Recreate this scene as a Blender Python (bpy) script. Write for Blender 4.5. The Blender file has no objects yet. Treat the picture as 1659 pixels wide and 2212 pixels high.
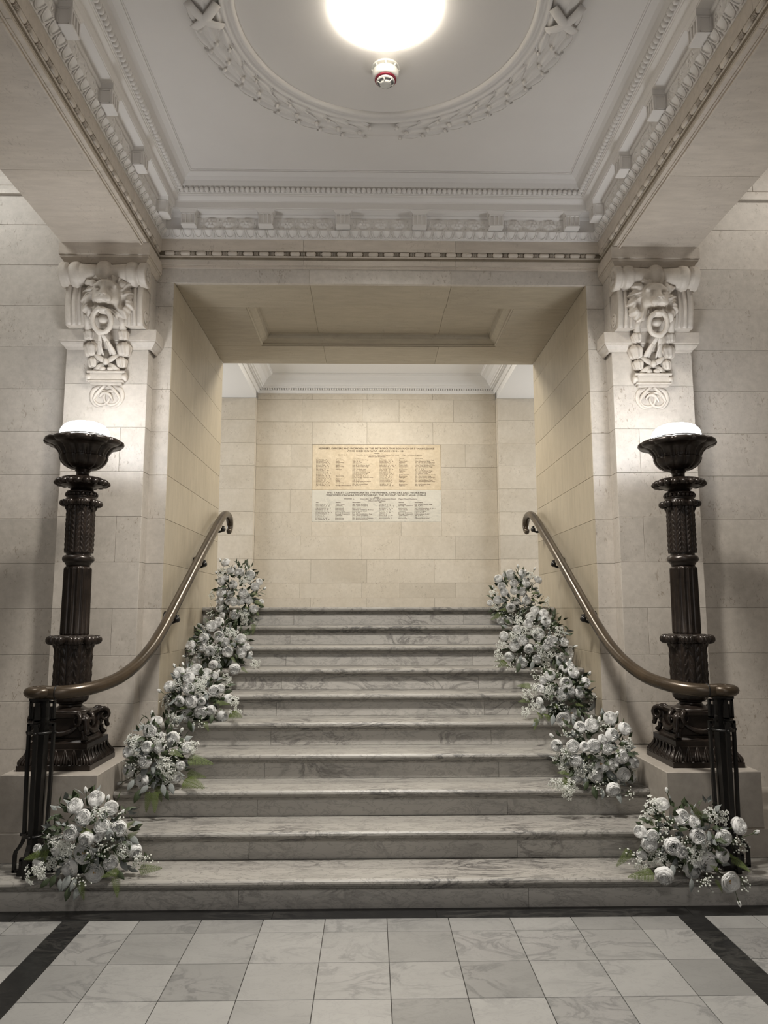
import bpy, math, random
import numpy as np
from mathutils import Vector, Matrix

random.seed(11)
PI = math.pi
SC = bpy.context.scene
COL = SC.collection

# ------------------------------------------------------------------ camera
cd = bpy.data.cameras.new('camera')
cd.sensor_fit = 'HORIZONTAL'
cd.sensor_width = 36.0
cd.lens = 34.691
cd.clip_start = 0.05
cam = bpy.data.objects.new('camera', cd)
COL.objects.link(cam)
R_ = Vector((0.999837, -0.017999, -0.001289))
U_ = Vector((-0.001088, -0.131467, 0.99132))
B_ = Vector((-0.018012, -0.991157, -0.131465))
cam.matrix_world = Matrix(((R_.x, U_.x, B_.x, -0.0737), (R_.y, U_.y, B_.y, 0.0), (R_.z, U_.z, B_.z, 1.4748), (0, 0, 0, 1)))
SC.camera = cam

# ------------------------------------------------------------------ world, lights, exposure
W_ = bpy.data.worlds.new('world')
SC.world = W_
W_.use_nodes = True
bgn = W_.node_tree.nodes['Background']
bgn.inputs[0].default_value = (0.92, 0.95, 1.0, 1)
bgn.inputs[1].default_value = 0.3


def area_light(name, loc, rot, sx, sy, power, col):
    l = bpy.data.lights.new(name, 'AREA')
    l.shape = 'RECTANGLE'
    l.size, l.size_y = sx, sy
    l.energy = power
    l.color = col
    o = bpy.data.objects.new(name, l)
    o.location = loc
    o.rotation_euler = rot
    COL.objects.link(o)
    return o


# entrance doors behind the camera: daylight through the door opening; ceiling lamps of the side aisles and the landing
area_light('entrance_daylight', (0, -4.9, 2.2), (PI / 2, 0, 0), 3.4, 3.6, 16, (0.97, 0.98, 1.0))
area_light('hall_front_fill', (0, -1.2, 4.42), (0, 0, 0), 0.9, 0.9, 38, (1.0, 0.96, 0.91))  # added fill without a fixture, brightens flowers and risers from the front
area_light('aisle_lamp_west', (-3.4, 4.0, 5.1), (0, 0, 0), 0.8, 0.8, 22, (1.0, 0.99, 0.94))
area_light('aisle_lamp_east', (3.4, 4.0, 5.1), (0, 0, 0), 0.8, 0.8, 16, (1.0, 0.94, 0.85))
area_light('landing_lamp', (0, 7.45, 4.30), (0, 0, 0), 0.4, 0.4, 46, (1.0, 0.93, 0.80))
area_light('landing_window_west', (-4.1, 8.0, 2.9), (0, -PI / 2, 0), 1.6, 1.5, 50, (0.96, 0.98, 1.0))
area_light('landing_window_east', (4.1, 8.0, 2.9), (0, PI / 2, 0), 1.6, 1.5, 50, (0.96, 0.98, 1.0))
LAMP_E = 30.0
BOWL_E = 8.5
BOWL_W = 92.0
SC.view_settings.view_transform = 'Standard'
SC.view_settings.look = 'None'
SC.view_settings.gamma = 1.0
SC.view_settings.use_curve_mapping = False
SC.view_settings.exposure = 0.52
SC.cycles.max_bounces = 7
SC.cycles.glossy_bounces = 3
SC.cycles.transmission_bounces = 3
SC.cycles.caustics_reflective = False
SC.cycles.caustics_refractive = False
SC.cycles.sample_clamp_indirect = 6.0

# ------------------------------------------------------------------ materials


def new_mat(name):
    m = bpy.data.materials.new(name)
    m.use_nodes = True
    nt = m.node_tree
    b = nt.nodes['Principled BSDF']
    return m, nt, b


def N(nt, t, **kw):
    n = nt.nodes.new(t)
    for k, v in kw.items():
        if k.startswith('i_'):
            key = k[2:]
            n.inputs[int(key) if key.isdigit() else key].default_value = v
        else:
            setattr(n, k, v)
    return n


def coords(nt, scale=(1, 1, 1), rnd=True):
    tc = N(nt, 'ShaderNodeTexCoord')
    oi = N(nt, 'ShaderNodeObjectInfo')
    mp = N(nt, 'ShaderNodeMapping')
    mp.inputs['Scale'].default_value = scale
    if rnd:
        mul = N(nt, 'ShaderNodeMath', operation='MULTIPLY', i_1=57.0)
        nt.links.new(oi.outputs['Random'], mul.inputs[0])
        add = N(nt, 'ShaderNodeVectorMath', operation='ADD')
        nt.links.new(tc.outputs['Object'], add.inputs[0])
        nt.links.new(mul.outputs[0], add.inputs[1])
        nt.links.new(add.outputs[0], mp.inputs['Vector'])
    else:
        nt.links.new(tc.outputs['Object'], mp.inputs['Vector'])
    return mp.outputs['Vector'], oi.outputs['Random']


def ramp(nt, src, stops):
    r = N(nt, 'ShaderNodeValToRGB')
    e = r.color_ramp.elements
    while len(e) < len(stops):
        e.new(0.5)
    for i, (p, c) in enumerate(stops):
        e[i].position = p
        e[i].color = (c, c, c, 1) if isinstance(c, (int, float)) else (*c, 1)
    nt.links.new(src, r.inputs[0])
    return r.outputs[0]


def noise(nt, vec, scale, detail=4, rough=0.55, dist=0.0):
    n = N(nt, 'ShaderNodeTexNoise')
    n.inputs['Scale'].default_value = scale
    n.inputs['Detail'].default_value = detail
    n.inputs['Roughness'].default_value = rough
    n.inputs['Distortion'].default_value = dist
    nt.links.new(vec, n.inputs['Vector'])
    return n.outputs[0]


def mix(nt, fac, a, b, mode='MIX'):
    m = N(nt, 'ShaderNodeMix', data_type='RGBA', blend_type=mode)
    for s, v in ((m.inputs[0], fac), (m.inputs[6], a), (m.inputs[7], b)):
        if isinstance(v, (int, float)):
            s.default_value = v
        elif isinstance(v, tuple):
            s.default_value = (*v, 1)
        else:
            nt.links.new(v, s)
    return m.outputs[2]


def bump(nt, b, h, strength, dist=0.01):
    n = N(nt, 'ShaderNodeBump')
    n.inputs['Strength'].default_value = strength
    n.inputs['Distance'].default_value = dist
    nt.links.new(h, n.inputs['Height'])
    nt.links.new(n.outputs[0], b.inputs['Normal'])


def limestone(name, ca, cb, speck=(0.25, 0.2, 0.15), rough=0.42, grain=(1, 1, 1), speck_amt=0.7, vary=0.12, mo=0.36):
    m, nt, b = new_mat(name)
    v, rnd = coords(nt)
    vg, _ = coords(nt, grain)
    big = ramp(nt, noise(nt, vg, 2.6, 5, 0.6, 0.6), [(0.3, 0.0), (0.7, 1.0)])
    col = mix(nt, big, ca, cb)
    mott = ramp(nt, noise(nt, vg, 22, 4, 0.65), [(0.35, 0.0), (0.75, 1.0)])
    col = mix(nt, mo, col, mix(nt, mott, tuple(x * 0.74 for x in ca), tuple(min(1, x * 1.12) for x in cb)))
    # fossil flecks: sparse short dark marks
    vs, _ = coords(nt, (1, 1, 0.55))
    fl = ramp(nt, noise(nt, vs, 36, 3, 0.6, 1.8), [(0.58, 0.0), (0.67, 1.0)])
    patch = ramp(nt, noise(nt, v, 3.5, 2), [(0.40, 0.0), (0.62, 1.0)])
    fm = N(nt, 'ShaderNodeMath', operation='MULTIPLY')
    nt.links.new(fl, fm.inputs[0])
    nt.links.new(patch, fm.inputs[1])
    fk = N(nt, 'ShaderNodeMath', operation='MULTIPLY', i_1=speck_amt)
    nt.links.new(fm.outputs[0], fk.inputs[0])
    col = mix(nt, fk.outputs[0], col, speck)
    tint = ramp(nt, rnd, [(0.0, 1.0 - vary), (1.0, 1.0)])
    col = mix(nt, 1.0, col, tint, 'MULTIPLY')
    nt.links.new(col, b.inputs['Base Color'])
    b.inputs['Roughness'].default_value = rough
    bump(nt, b, mott, 0.06, 0.004)
    return m


def marble(name, base, vein, rough=0.22, stretch=(1, 1, 1), amt=0.6, vary=0.12, rot=0.6, scale=3.0, fine=0.3):
    m, nt, b = new_mat(name)
    v, rnd = coords(nt)
    mp = N(nt, 'ShaderNodeMapping')
    mp.inputs['Rotation'].default_value = (rot * 0.3, rot * 0.4, rot)
    mp.inputs['Scale'].default_value = stretch
    nt.links.new(v, mp.inputs['Vector'])
    vv = mp.outputs['Vector']

    def veins(sc, dist, w):
        n = noise(nt, vv, sc, 6, 0.62, dist)
        s = N(nt, 'ShaderNodeMath', operation='SUBTRACT', i_1=0.5)
        nt.links.new(n, s.inputs[0])
        a = N(nt, 'ShaderNodeMath', operation='ABSOLUTE')
        nt.links.new(s.outputs[0], a.inputs[0])
        return ramp(nt, a.outputs[0], [(0.0, 1.0), (w, 0.0)])
    cloud = ramp(nt, noise(nt, vv, scale * 0.8, 5, 0.6), [(0.3, 0.0), (0.75, 1.0)])
    col = mix(nt, cloud, base, tuple(x * 0.86 for x in base))
    msk = ramp(nt, noise(nt, v, scale * 0.6, 2), [(0.42, 0.0), (0.62, 1.0)])
    v1 = veins(scale, 1.2, 0.045)
    mm = N(nt, 'ShaderNodeMath', operation='MULTIPLY')
    nt.links.new(v1, mm.inputs[0])
    nt.links.new(msk, mm.inputs[1])
    mk = N(nt, 'ShaderNodeMath', operation='MULTIPLY', i_1=amt)
    nt.links.new(mm.outputs[0], mk.inputs[0])
    col = mix(nt, mk.outputs[0], col, vein)
    v2 = veins(scale * 3.2, 0.8, 0.03)
    m2 = N(nt, 'ShaderNodeMath', operation='MULTIPLY', i_1=amt * fine)
    nt.links.new(v2, m2.inputs[0])
    col = mix(nt, m2.outputs[0], col, vein)
    tint = ramp(nt, rnd, [(0.0, 1.0 - vary), (1.0, 1.0)])
    col = mix(nt, 1.0, col, tint, 'MULTIPLY')
    nt.links.new(col, b.inputs['Base Color'])
    b.inputs['Roughness'].default_value = rough
    return m


def plain(name, col, rough=0.5, metal=0.0, var=0.0, scale=12, spec=0.5, bmp=0.0):
    m, nt, b = new_mat(name)
    b.inputs['Base Color'].default_value = (*col, 1)
    if var:
        v, rnd = coords(nt)
        n = ramp(nt, noise(nt, v, scale, 5, 0.6), [(0.3, 0.0), (0.7, 1.0)])
        nt.links.new(mix(nt, n, tuple(x * (1 - var) for x in col), tuple(min(1, x * (1 + var)) for x in col)), b.inputs['Base Color'])
        if bmp:
            bump(nt, b, n, bmp, 0.003)
    b.inputs['Roughness'].default_value = rough
    b.inputs['Metallic'].default_value = metal
    b.inputs['Specular IOR Level'].default_value = spec
    return m


def emit(name, col, s):
    m, nt, b = new_mat(name)
    b.inputs['Base Color'].default_value = (0.9, 0.9, 0.88, 1)
    b.inputs['Emission Color'].default_value = (*col, 1)
    b.inputs['Emission Strength'].default_value = s
    b.inputs['Roughness'].default_value = 0.3
    return m


M = {}
M['stone'] = limestone('limestone_ashlar', (0.50, 0.455, 0.400), (0.585, 0.535, 0.475))
M['stone_warm_lit'] = limestone('limestone_vein_cut', (0.415, 0.355, 0.262), (0.49, 0.425, 0.322), grain=(1, 1, 0.18), speck_amt=0.3)  # hall stone with vertical grain; yellow of the warm light put into its colour
M['stone_back'] = limestone('limestone_landing', (0.565, 0.505, 0.415), (0.66, 0.605, 0.52), rough=0.50, vary=0.13, speck_amt=0.45, mo=0.22)
M['stone_soffit'] = limestone('limestone_soffit', (0.55, 0.485, 0.41), (0.635, 0.565, 0.485), grain=(0.25, 1, 1), speck_amt=0.4)
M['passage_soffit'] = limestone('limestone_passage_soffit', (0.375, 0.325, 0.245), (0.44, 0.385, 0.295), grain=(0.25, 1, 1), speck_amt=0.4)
M['stone_low'] = limestone('limestone_pedestal', (0.32, 0.288, 0.25), (0.38, 0.343, 0.30), speck_amt=0.3)
M['carved'] = limestone('limestone_carved', (0.53, 0.475, 0.41), (0.60, 0.545, 0.48), speck_amt=0.15, rough=0.55)
M['mortar'] = plain('mortar', (0.20, 0.165, 0.12), 0.9, var=0.2)
M['joint'] = plain('dark_tile_joint', (0.035, 0.03, 0.026), 0.9)
M['groove_back'] = plain('dark_groove_stone', (0.20, 0.165, 0.12), 0.9, var=0.2)  # darker stone tone behind the bead and reel
M['tread'] = marble('marble_tread', (0.335, 0.318, 0.288), (0.075, 0.070, 0.066), 0.45, (1.0, 3.0, 3.0), 0.95, rot=0.5, scale=2.6, fine=0.6)
M['riser'] = marble('marble_riser', (0.54, 0.515, 0.475), (0.15, 0.14, 0.13), 0.35, (1.0, 2.0, 2.4), 0.75, rot=0.5, scale=2.6, fine=0.5)
M['tile'] = marble('marble_tile', (0.305, 0.299, 0.286), (0.13, 0.13, 0.128), 0.3, (1.0, 2.0, 1.6), 0.6, vary=0.3, scale=3.4)
M['black'] = marble('black_marble', (0.012, 0.012, 0.012), (0.10, 0.095, 0.085), 0.3, (1, 3, 3), 0.35, vary=0.1)
M['tablet_a'] = limestone('tablet_cream_marble', (0.60, 0.49, 0.34), (0.70, 0.605, 0.46), speck_amt=0.2, rough=0.5)
M['tablet_b'] = marble('tablet_white_marble', (0.72, 0.69, 0.61), (0.36, 0.36, 0.34), 0.3, (1, 1, 2), 0.4, scale=4)
M['ink'] = plain('dark_red_lettering', (0.10, 0.035, 0.025), 0.6)
M['plaster'] = plain('white_plaster', (0.74, 0.71, 0.68), 0.7, var=0.02, scale=3)
M['plaster_white'] = plain('white_painted_plaster', (0.74, 0.73, 0.715), 0.7)
M['plaster_dim'] = plain('plaster_relief_ground', (0.71, 0.68, 0.65), 0.7)
M['bronze'] = plain('dark_bronze', (0.026, 0.019, 0.015), 0.30, 0.35, var=0.5, scale=14)
M['iron'] = plain('black_iron', (0.010, 0.009, 0.008), 0.4, 0.3, var=0.3)
M['rail'] = plain('brown_bronze_rail', (0.060, 0.043, 0.027), 0.27, 0.40, var=0.35, scale=6)
M['lampglass'] = emit('lamp_dome_glass', (0.95, 0.97, 1.0), LAMP_E)
M['bowlglass'] = emit('ceiling_bowl_glass', (1.0, 0.93, 0.80), BOWL_E)
M['white_plastic'] = plain('white_plastic', (0.75, 0.74, 0.70), 0.35)
M['red_plastic'] = plain('red_plastic', (0.22, 0.012, 0.03), 0.35)
M['grey_plastic'] = plain('grey_plastic', (0.25, 0.25, 0.25), 0.4)
def petal_mat(name, col):
    m, nt, b = new_mat(name)
    b.inputs['Base Color'].default_value = (*col, 1)
    b.inputs['Roughness'].default_value = 0.6
    b.inputs['Specular IOR Level'].default_value = 0.2
    tr = N(nt, 'ShaderNodeBsdfTranslucent')
    tr.inputs['Color'].default_value = (*col, 1)
    ms = N(nt, 'ShaderNodeMixShader')
    ms.inputs[0].default_value = 0.5
    nt.links.new(b.outputs[0], ms.inputs[1])
    nt.links.new(tr.outputs[0], ms.inputs[2])
    nt.links.new(ms.outputs[0], nt.nodes['Material Output'].inputs['Surface'])
    return m


M['petal'] = petal_mat('white_petal', (0.96, 0.958, 0.945))
M['petal_cream'] = petal_mat('cream_blossom', (0.89, 0.90, 0.85))
M['stamen'] = plain('yellow_stamen', (0.45, 0.25, 0.04), 0.7)
M['green'] = plain('dark_foliage', (0.035, 0.050, 0.020), 0.6, var=0.4, scale=20)
M['fern'] = plain('fern_green', (0.085, 0.115, 0.025), 0.6, var=0.35, scale=20)
M['sage'] = plain('grey_sage_leaf', (0.21, 0.225, 0.215), 0.75, var=0.3, scale=25)
M['stem'] = plain('stem_green', (0.05, 0.07, 0.025), 0.6)
M['foam'] = plain('floral_foam_green', (0.02, 0.035, 0.015), 0.9)

# ------------------------------------------------------------------ mesh builder


class MB:
    def __init__(s):
        s.v, s.f, s.sm, s.mi = [], [], [], []

    def add(s, verts, faces, smooth=False, mi=0):
        o = len(s.v)
        s.v.extend([tuple(p) for p in verts])
        for f in faces:
            s.f.append(tuple(i + o for i in f))
            s.sm.append(smooth)
            s.mi.append(mi)
        return s

    def box(s, x0, x1, y0, y1, z0, z1, c=0.0, mi=0):
        if c <= 0:
            vs = [(x, y, z) for x in (x0, x1) for y in (y0, y1) for z in (z0, z1)]
            return s.add(vs, [(0, 1, 3, 2), (4, 6, 7, 5), (0, 4, 5, 1), (2, 3, 7, 6), (0, 2, 6, 4), (1, 5, 7, 3)], mi=mi)
        X, Y, Z = (x0, x1), (y0, y1), (z0, z1)
        vs, idx = [], {}
        for i in (0, 1):
            for j in (0, 1):
                for k in (0, 1):
                    sx, sy, sz = (c if i == 0 else -c), (c if j == 0 else -c), (c if k == 0 else -c)
                    p = (X[i], Y[j], Z[k])
                    idx[i, j, k] = len(vs)
                    vs += [(p[0], p[1] + sy, p[2] + sz), (p[0] + sx, p[1], p[2] + sz), (p[0] + sx, p[1] + sy, p[2])]
        F = []
        for i in (0, 1):
            F.append([idx[i, 0, 0], idx[i, 1, 0], idx[i, 1, 1], idx[i, 0, 1]][::(1 if i else -1)])
            F.append([idx[0, i, 0] + 1, idx[1, i, 0] + 1, idx[1, i, 1] + 1, idx[0, i, 1] + 1][::(-1 if i else 1)])
            F.append([idx[0, 0, i] + 2, idx[1, 0, i] + 2, idx[1, 1, i] + 2, idx[0, 1, i] + 2][::(1 if i else -1)])
            for j in (0, 1):
                F.append([idx[i, j, 0], idx[i, j, 0] + 1, idx[i, j, 1] + 1, idx[i, j, 1]])
                F.append([idx[i, 0, j], idx[i, 0, j] + 2, idx[i, 1, j] + 2, idx[i, 1, j]])
                F.append([idx[0, i, j] + 1, idx[0, i, j] + 2, idx[1, i, j] + 2, idx[1, i, j] + 1])
                for k in (0, 1):
                    F.append([idx[i, j, k], idx[i, j, k] + 1, idx[i, j, k] + 2])
        return s.add(vs, F, mi=mi)

    def lathe(s, prof, n=24, c=(0, 0, 0), axis='z', mod=None, smooth=True, cap=True, mi=0):
        vs = []
        for r, z in prof:
            for i in range(n):
                a = 2 * PI * i / n
                rr = mod(r, z, a) if mod else r
                p = (rr * math.cos(a), rr * math.sin(a), z)
                if axis == 'x':
                    p = (p[2], p[0], p[1])
                elif axis == 'y':
                    p = (p[0], p[2], p[1])
                vs.append((p[0] + c[0], p[1] + c[1], p[2] + c[2]))
        F = []
        for k in range(len(prof) - 1):
            for i in range(n):
                j = (i + 1) % n
                F.append((k * n + i, k * n + j, (k + 1) * n + j, (k + 1) * n + i))
        if cap:
            F.append(tuple(range(n))[::-1])
            F.append(tuple((len(prof) - 1) * n + i for i in range(n)))
        return s.add(vs, F, smooth, mi)

    def tube(s, pts, rad, n=8, smooth=True, flat=1.0, up=None, mi=0):
        P = [Vector(p) for p in pts]
        m = len(P)
        if isinstance(rad, (int, float)):
            rad = [rad] * m
        T = []
        for i in range(m):
            t = P[min(i + 1, m - 1)] - P[max(i - 1, 0)]
            T.append(t.normalized() if t.length > 1e-9 else Vector((0, 0, 1)))
        a = Vector(up) if up else (Vector((0, 0, 1)) if abs(T[0].z) < 0.9 else Vector((1, 0, 0)))
        nrm = (a - T[0] * a.dot(T[0])).normalized()
        vs = []
        for i in range(m):
            nrm = (nrm - T[i] * nrm.dot(T[i])).normalized()
            bi = T[i].cross(nrm)
            for k in range(n):
                t = 2 * PI * k / n
                vs.append(P[i] + nrm * (math.cos(t) * rad[i] * flat) + bi * (math.sin(t) * rad[i]))
        F = []
        for i in range(m - 1):
            for k in range(n):
                j = (k + 1) % n
                F.append((i * n + k, i * n + j, (i + 1) * n + j, (i + 1) * n + k))
        F.append(tuple(range(n))[::-1])
        F.append(tuple((m - 1) * n + k for k in range(n)))
        return s.add(vs, F, smooth, mi)

    def sphere(s, c, r, n=12, m=8, smooth=True, mi=0):
        r = r if isinstance(r, tuple) else (r, r, r)
        vs = [(c[0], c[1], c[2] - r[2])]
        for k in range(1, m):
            t = -PI / 2 + PI * k / m
            for i in range(n):
                a = 2 * PI * i / n
                vs.append((c[0] + r[0] * math.cos(t) * math.cos(a), c[1] + r[1] * math.cos(t) * math.sin(a), c[2] + r[2] * math.sin(t)))
        vs.append((c[0], c[1], c[2] + r[2]))
        F = []
        for i in range(n):
            j = (i + 1) % n
            F.append((0, 1 + j, 1 + i))
            F.append((len(vs) - 1, 1 + (m - 2) * n + i, 1 + (m - 2) * n + j))
            for k in range(m - 2):
                F.append((1 + k * n + i, 1 + k * n + j, 1 + (k + 1) * n + j, 1 + (k + 1) * n + i))
        return s.add(vs, F, smooth, mi)

    def run(s, prof, p0, p1, inw, m0=0.0, m1=0.0, closed=True, smooth=False, mi=0):
        """sweep profile (inset, z) from p0 to p1 (xy points); inw = inward unit vector; m0, m1 = mitre slopes"""
        d = Vector((p1[0] - p0[0], p1[1] - p0[1])).normalized()
        vs = []
        for p, mt in ((p0, m0), (p1, m1)):
            for t, z in prof:
                vs.append((p[0] + inw[0] * t + d.x * t * mt, p[1] + inw[1] * t + d.y * t * mt, z))
        n = len(prof)
        F = [(i, (i + 1) % n, n + (i + 1) % n, n + i) for i in range(n if closed else n - 1)]
        if closed:
            F += [tuple(range(n))[::-1], tuple(range(n, 2 * n))]
        return s.add(vs, F, smooth, mi)

    def grid(s, P, smooth=True, mi=0, loop=False):
        nu, nv = len(P), len(P[0])
        vs = [p for row in P for p in row]
        F = [(i * nv + j, (i + 1) * nv + j, (i + 1) * nv + j + 1, i * nv + j + 1) for i in range(nu - 1) for j in range(nv - 1)]
        return s.add(vs, F, smooth, mi)

    def mesh(s, name, mats, off=(0, 0, 0)):
        me = bpy.data.meshes.new(name)
        ox, oy, oz = off
        me.from_pydata([(x - ox, y - oy, z - oz) for x, y, z in s.v], [], s.f)
        for m in (mats if isinstance(mats, (list, tuple)) else [mats]):
            me.materials.append(m)
        me.polygons.foreach_set('use_smooth', s.sm)
        me.polygons.foreach_set('material_index', s.mi)
        import bmesh
        bm = bmesh.new()
        bm.from_mesh(me)
        bmesh.ops.recalc_face_normals(bm, faces=bm.faces)
        bm.to_mesh(me)
        bm.free()
        me.update()
        return me

    def build(s, name, mats, parent=None):
        off = wloc(parent)
        return inst(name, s.mesh(name, mats, off), parent)


def wloc(o):
    v = Vector((0, 0, 0))
    while o is not None:
        v = v + Vector(o.location)
        o = o.parent
    return v


def inst(name, me, parent=None, loc=(0, 0, 0), rot=None, scale=None, mat=None):
    """one object; loc is local to the parent"""
    o = bpy.data.objects.new(name, me)
    COL.objects.link(o)
    if parent is not None:
        o.parent = parent
    if mat is not None:
        o.matrix_basis = mat
    else:
        o.location = loc
        if rot:
            o.rotation_euler = rot
        if scale:
            o.scale = scale if isinstance(scale, (tuple, list)) else (scale,) * 3
    return o


def tag(o, label=None, cat=None, group=None, kind=None):
    if label:
        o['label'] = label
    if cat:
        o['category'] = cat
    if group:
        o['group'] = group
    if kind:
        o['kind'] = kind
    return o


def thing(name, label, cat, loc=(0, 0, 0), group=None):
    o = bpy.data.objects.new(name, None)
    o.empty_display_size = 0.1
    COL.objects.link(o)
    o.location = loc
    return tag(o, label, cat, group)


def struct(name, mb, mat):
    return tag(mb.build(name, mat), kind='structure')


def look_mat(loc, zdir, scale=1.0, roll=0.0):
    z = Vector(zdir).normalized()
    x = Vector((0, 0, 1)).cross(z)
    x = x.normalized() if x.length > 1e-4 else Vector((1, 0, 0))
    y = z.cross(x)
    m = Matrix((x, y, z)).transposed().to_4x4()
    return Matrix.Translation(Vector(loc)) @ m @ Matrix.Rotation(roll, 4, 'Z') @ Matrix.Scale(scale, 4)


# a stone block / tile: face at local -Y, chamfered front edges
_BL = {}


def block_me(w, h, d, mat, c=0.0014, g=0.0008):
    k = (round(w, 4), round(h, 4), round(d, 4), mat.name, c, g)
    if k not in _BL:
        x, z = w / 2 - g, h / 2 - g
        y0, y1 = -d / 2, d / 2
        vs = []
        for yy, e in ((y1, 0), (y0 + c, 0), (y0, c)):
            vs += [(-x + e, yy, -z + e), (x - e, yy, -z + e), (x - e, yy, z - e), (-x + e, yy, z - e)]
        F = [(8, 9, 10, 11), (0, 3, 2, 1)]
        for a in (0, 4):
            for i in range(4):
                j = (i + 1) % 4
                F.append((a + i, a + j, a + 4 + j, a + 4 + i))
        _BL[k] = MB().add(vs, F).mesh('stone_block', mat)
    return _BL[k]


ROT = {'-y': (0, 0, 0), '+x': (0, 0, PI / 2), '-x': (0, 0, -PI / 2), 'down': (PI / 2, 0, 0), 'up': (-PI / 2, 0, 0), '+y': (0, 0, PI)}


def block(parent, name, face, a0, a1, b0, b1, plane, mat, d=0.03, proud=0.0, c=0.0014, g=0.0008):
    """a = horizontal span (x for y faces, y for x faces, x for up/down); b = z span (y span for up/down); face lies on plane"""
    me = block_me(abs(a1 - a0), abs(b1 - b0), d, mat, c, g)
    ac, bc = (a0 + a1) / 2, (b0 + b1) / 2
    h = d / 2 - proud
    loc = {'-y': (ac, plane + h, bc), '+y': (ac, plane - h, bc), '+x': (plane - h, ac, bc), '-x': (plane + h, ac, bc),
           'up': (ac, bc, plane - h), 'down': (ac, bc, plane + h)}[face]
    o = inst(name, me, parent, Vector(loc) - wloc(parent), ROT[face])
    return o

# ================================================================== SETTING
RISE, TR, Y1, NOSE = 0.15, 0.2716, 3.876, 0.043
ZC = [0.2535 + 0.3085 * k for k in range(-1, 19)]        # ashlar course lines of the hall

# ---- floor: marble tiles with black bands
fl = struct('floor', MB().box(-5.2, 5.2, -5.2, 3.93, -0.2, -0.006), M['joint'])
cols = [-5.2] + [0.0065 + 0.2965 * k for k in range(-17, 18)] + [5.2]
rows = [3.797, 3.651] + [3.351 - 0.2995 * k for k in range(0, 24)]
for a, b in zip(rows[:-1], rows[1:]):
    for x0, x1 in zip(cols[:-1], cols[1:]):
        spans = [(x0, x1)]
        for s0, s1 in ((-1.548, -1.421), (1.423, 1.549)):
            nxt = []
            for p, q in spans:
                if q <= s0 or p >= s1:
                    nxt.append((p, q))
                else:
                    if p < s0 - 0.01:
                        nxt.append((p, s0))
                    if q > s1 + 0.01:
                        nxt.append((s1, q))
            spans = nxt
        for p, q in spans:
            if b < 1.4 and (abs((p + q) / 2) > 2.4 or b < -1.0):
                continue                                   # out of sight: the mortar bed below stands in
            if (p < -2.6 or q > 2.6):
                continue
            block(fl, 'tile', 'up', p, q, b, a, 0.0, M['tile'], 0.02, c=0.001, g=0.0015)
far = MB()
far.box(-5.2, -2.55, -5.2, 3.797, -0.006, -0.0005).box(2.55, 5.2, -5.2, 3.797, -0.006, -0.0005).box(-2.55, 2.55, -5.2, -1.2, -0.006, -0.0005)
far.build('tile_field', M['tile'], fl)
for x0, x1 in ((-1.548, -1.421), (1.423, 1.549)):
    y = 3.797
    while y > -2:
        block(fl, 'black_band', 'up', x0, x1, y - 1.2, y, 0.0, M['black'], 0.02, c=0.001, g=0.0006)
        y -= 1.2
x = -5.2
for x1 in (-3.0, -1.8, -0.55, 0.25, 1.5, 2.6, 5.2):
    block(fl, 'black_band', 'up', x, x1, 3.797, 3.922, 0.0, M['black'], 0.02, c=0.001, g=0.0006)
    x = x1

# ---- staircase
stair = thing('marble_staircase', 'grey-veined white marble staircase of ten steps rising to the landing', 'staircase', (0, Y1, 0))
tag(stair, kind='structure')


def nosing(mb, x0, x1, yf, yb, zt):
    r = 0.019
    prof = [(yb, zt), (yf + r, zt)]
    for k in range(1, 7):
        a = PI / 2 + PI * k / 6
        prof.append((yf + r + r * math.cos(a), zt - r + r * math.sin(a)))
    prof += [(yf + 0.026, zt - 2 * r), (yf + 0.026, zt - 0.046), (yf + 0.033, zt - 0.056), (yf + NOSE, zt - 0.058), (yb, zt - 0.058)]
    n = len(prof)
    vs = [(x, y, z) for x in (x0, x1) for y, z in prof]
    mb.add(vs, [(i, (i + 1) % n, n + (i + 1) % n, n + i) for i in range(n)] + [tuple(range(n))[::-1], tuple(range(n, 2 * n))])


for i in range(1, 11):
    yf = Y1 + (i - 1) * TR
    zt = i * RISE
    half = 4.995 if i == 1 else (1.538 if i <= 4 else 1.492)
    yb = yf + TR + NOSE + 0.012 if i < 10 else 9.0
    if i == 4:
        yb = 5.118
    mb = MB()
    nosing(mb, -half, half, yf, yb, zt)
    mb.build('tread' if i < 10 else 'landing_slab', M['tread'], stair)
    js = [-half, -0.725, 0.72, half] if i > 1 else [-4.995, -3.4, -2.1, -0.73, 0.72, 2.1, 3.4, 4.995]
    for x0, x1 in zip(js[:-1], js[1:]):
        block(stair, 'riser_slab', '-y', x0, x1, zt - RISE + (0.0 if i > 1 else -0.005), zt - 0.05, yf + NOSE, M['riser'], 0.03, c=0.001, g=0.0007)
MB().box(-1.45, 1.45, Y1 + 0.4, 6.3, 0.0, 0.1).build('stair_core', M['mortar'], stair)

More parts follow.
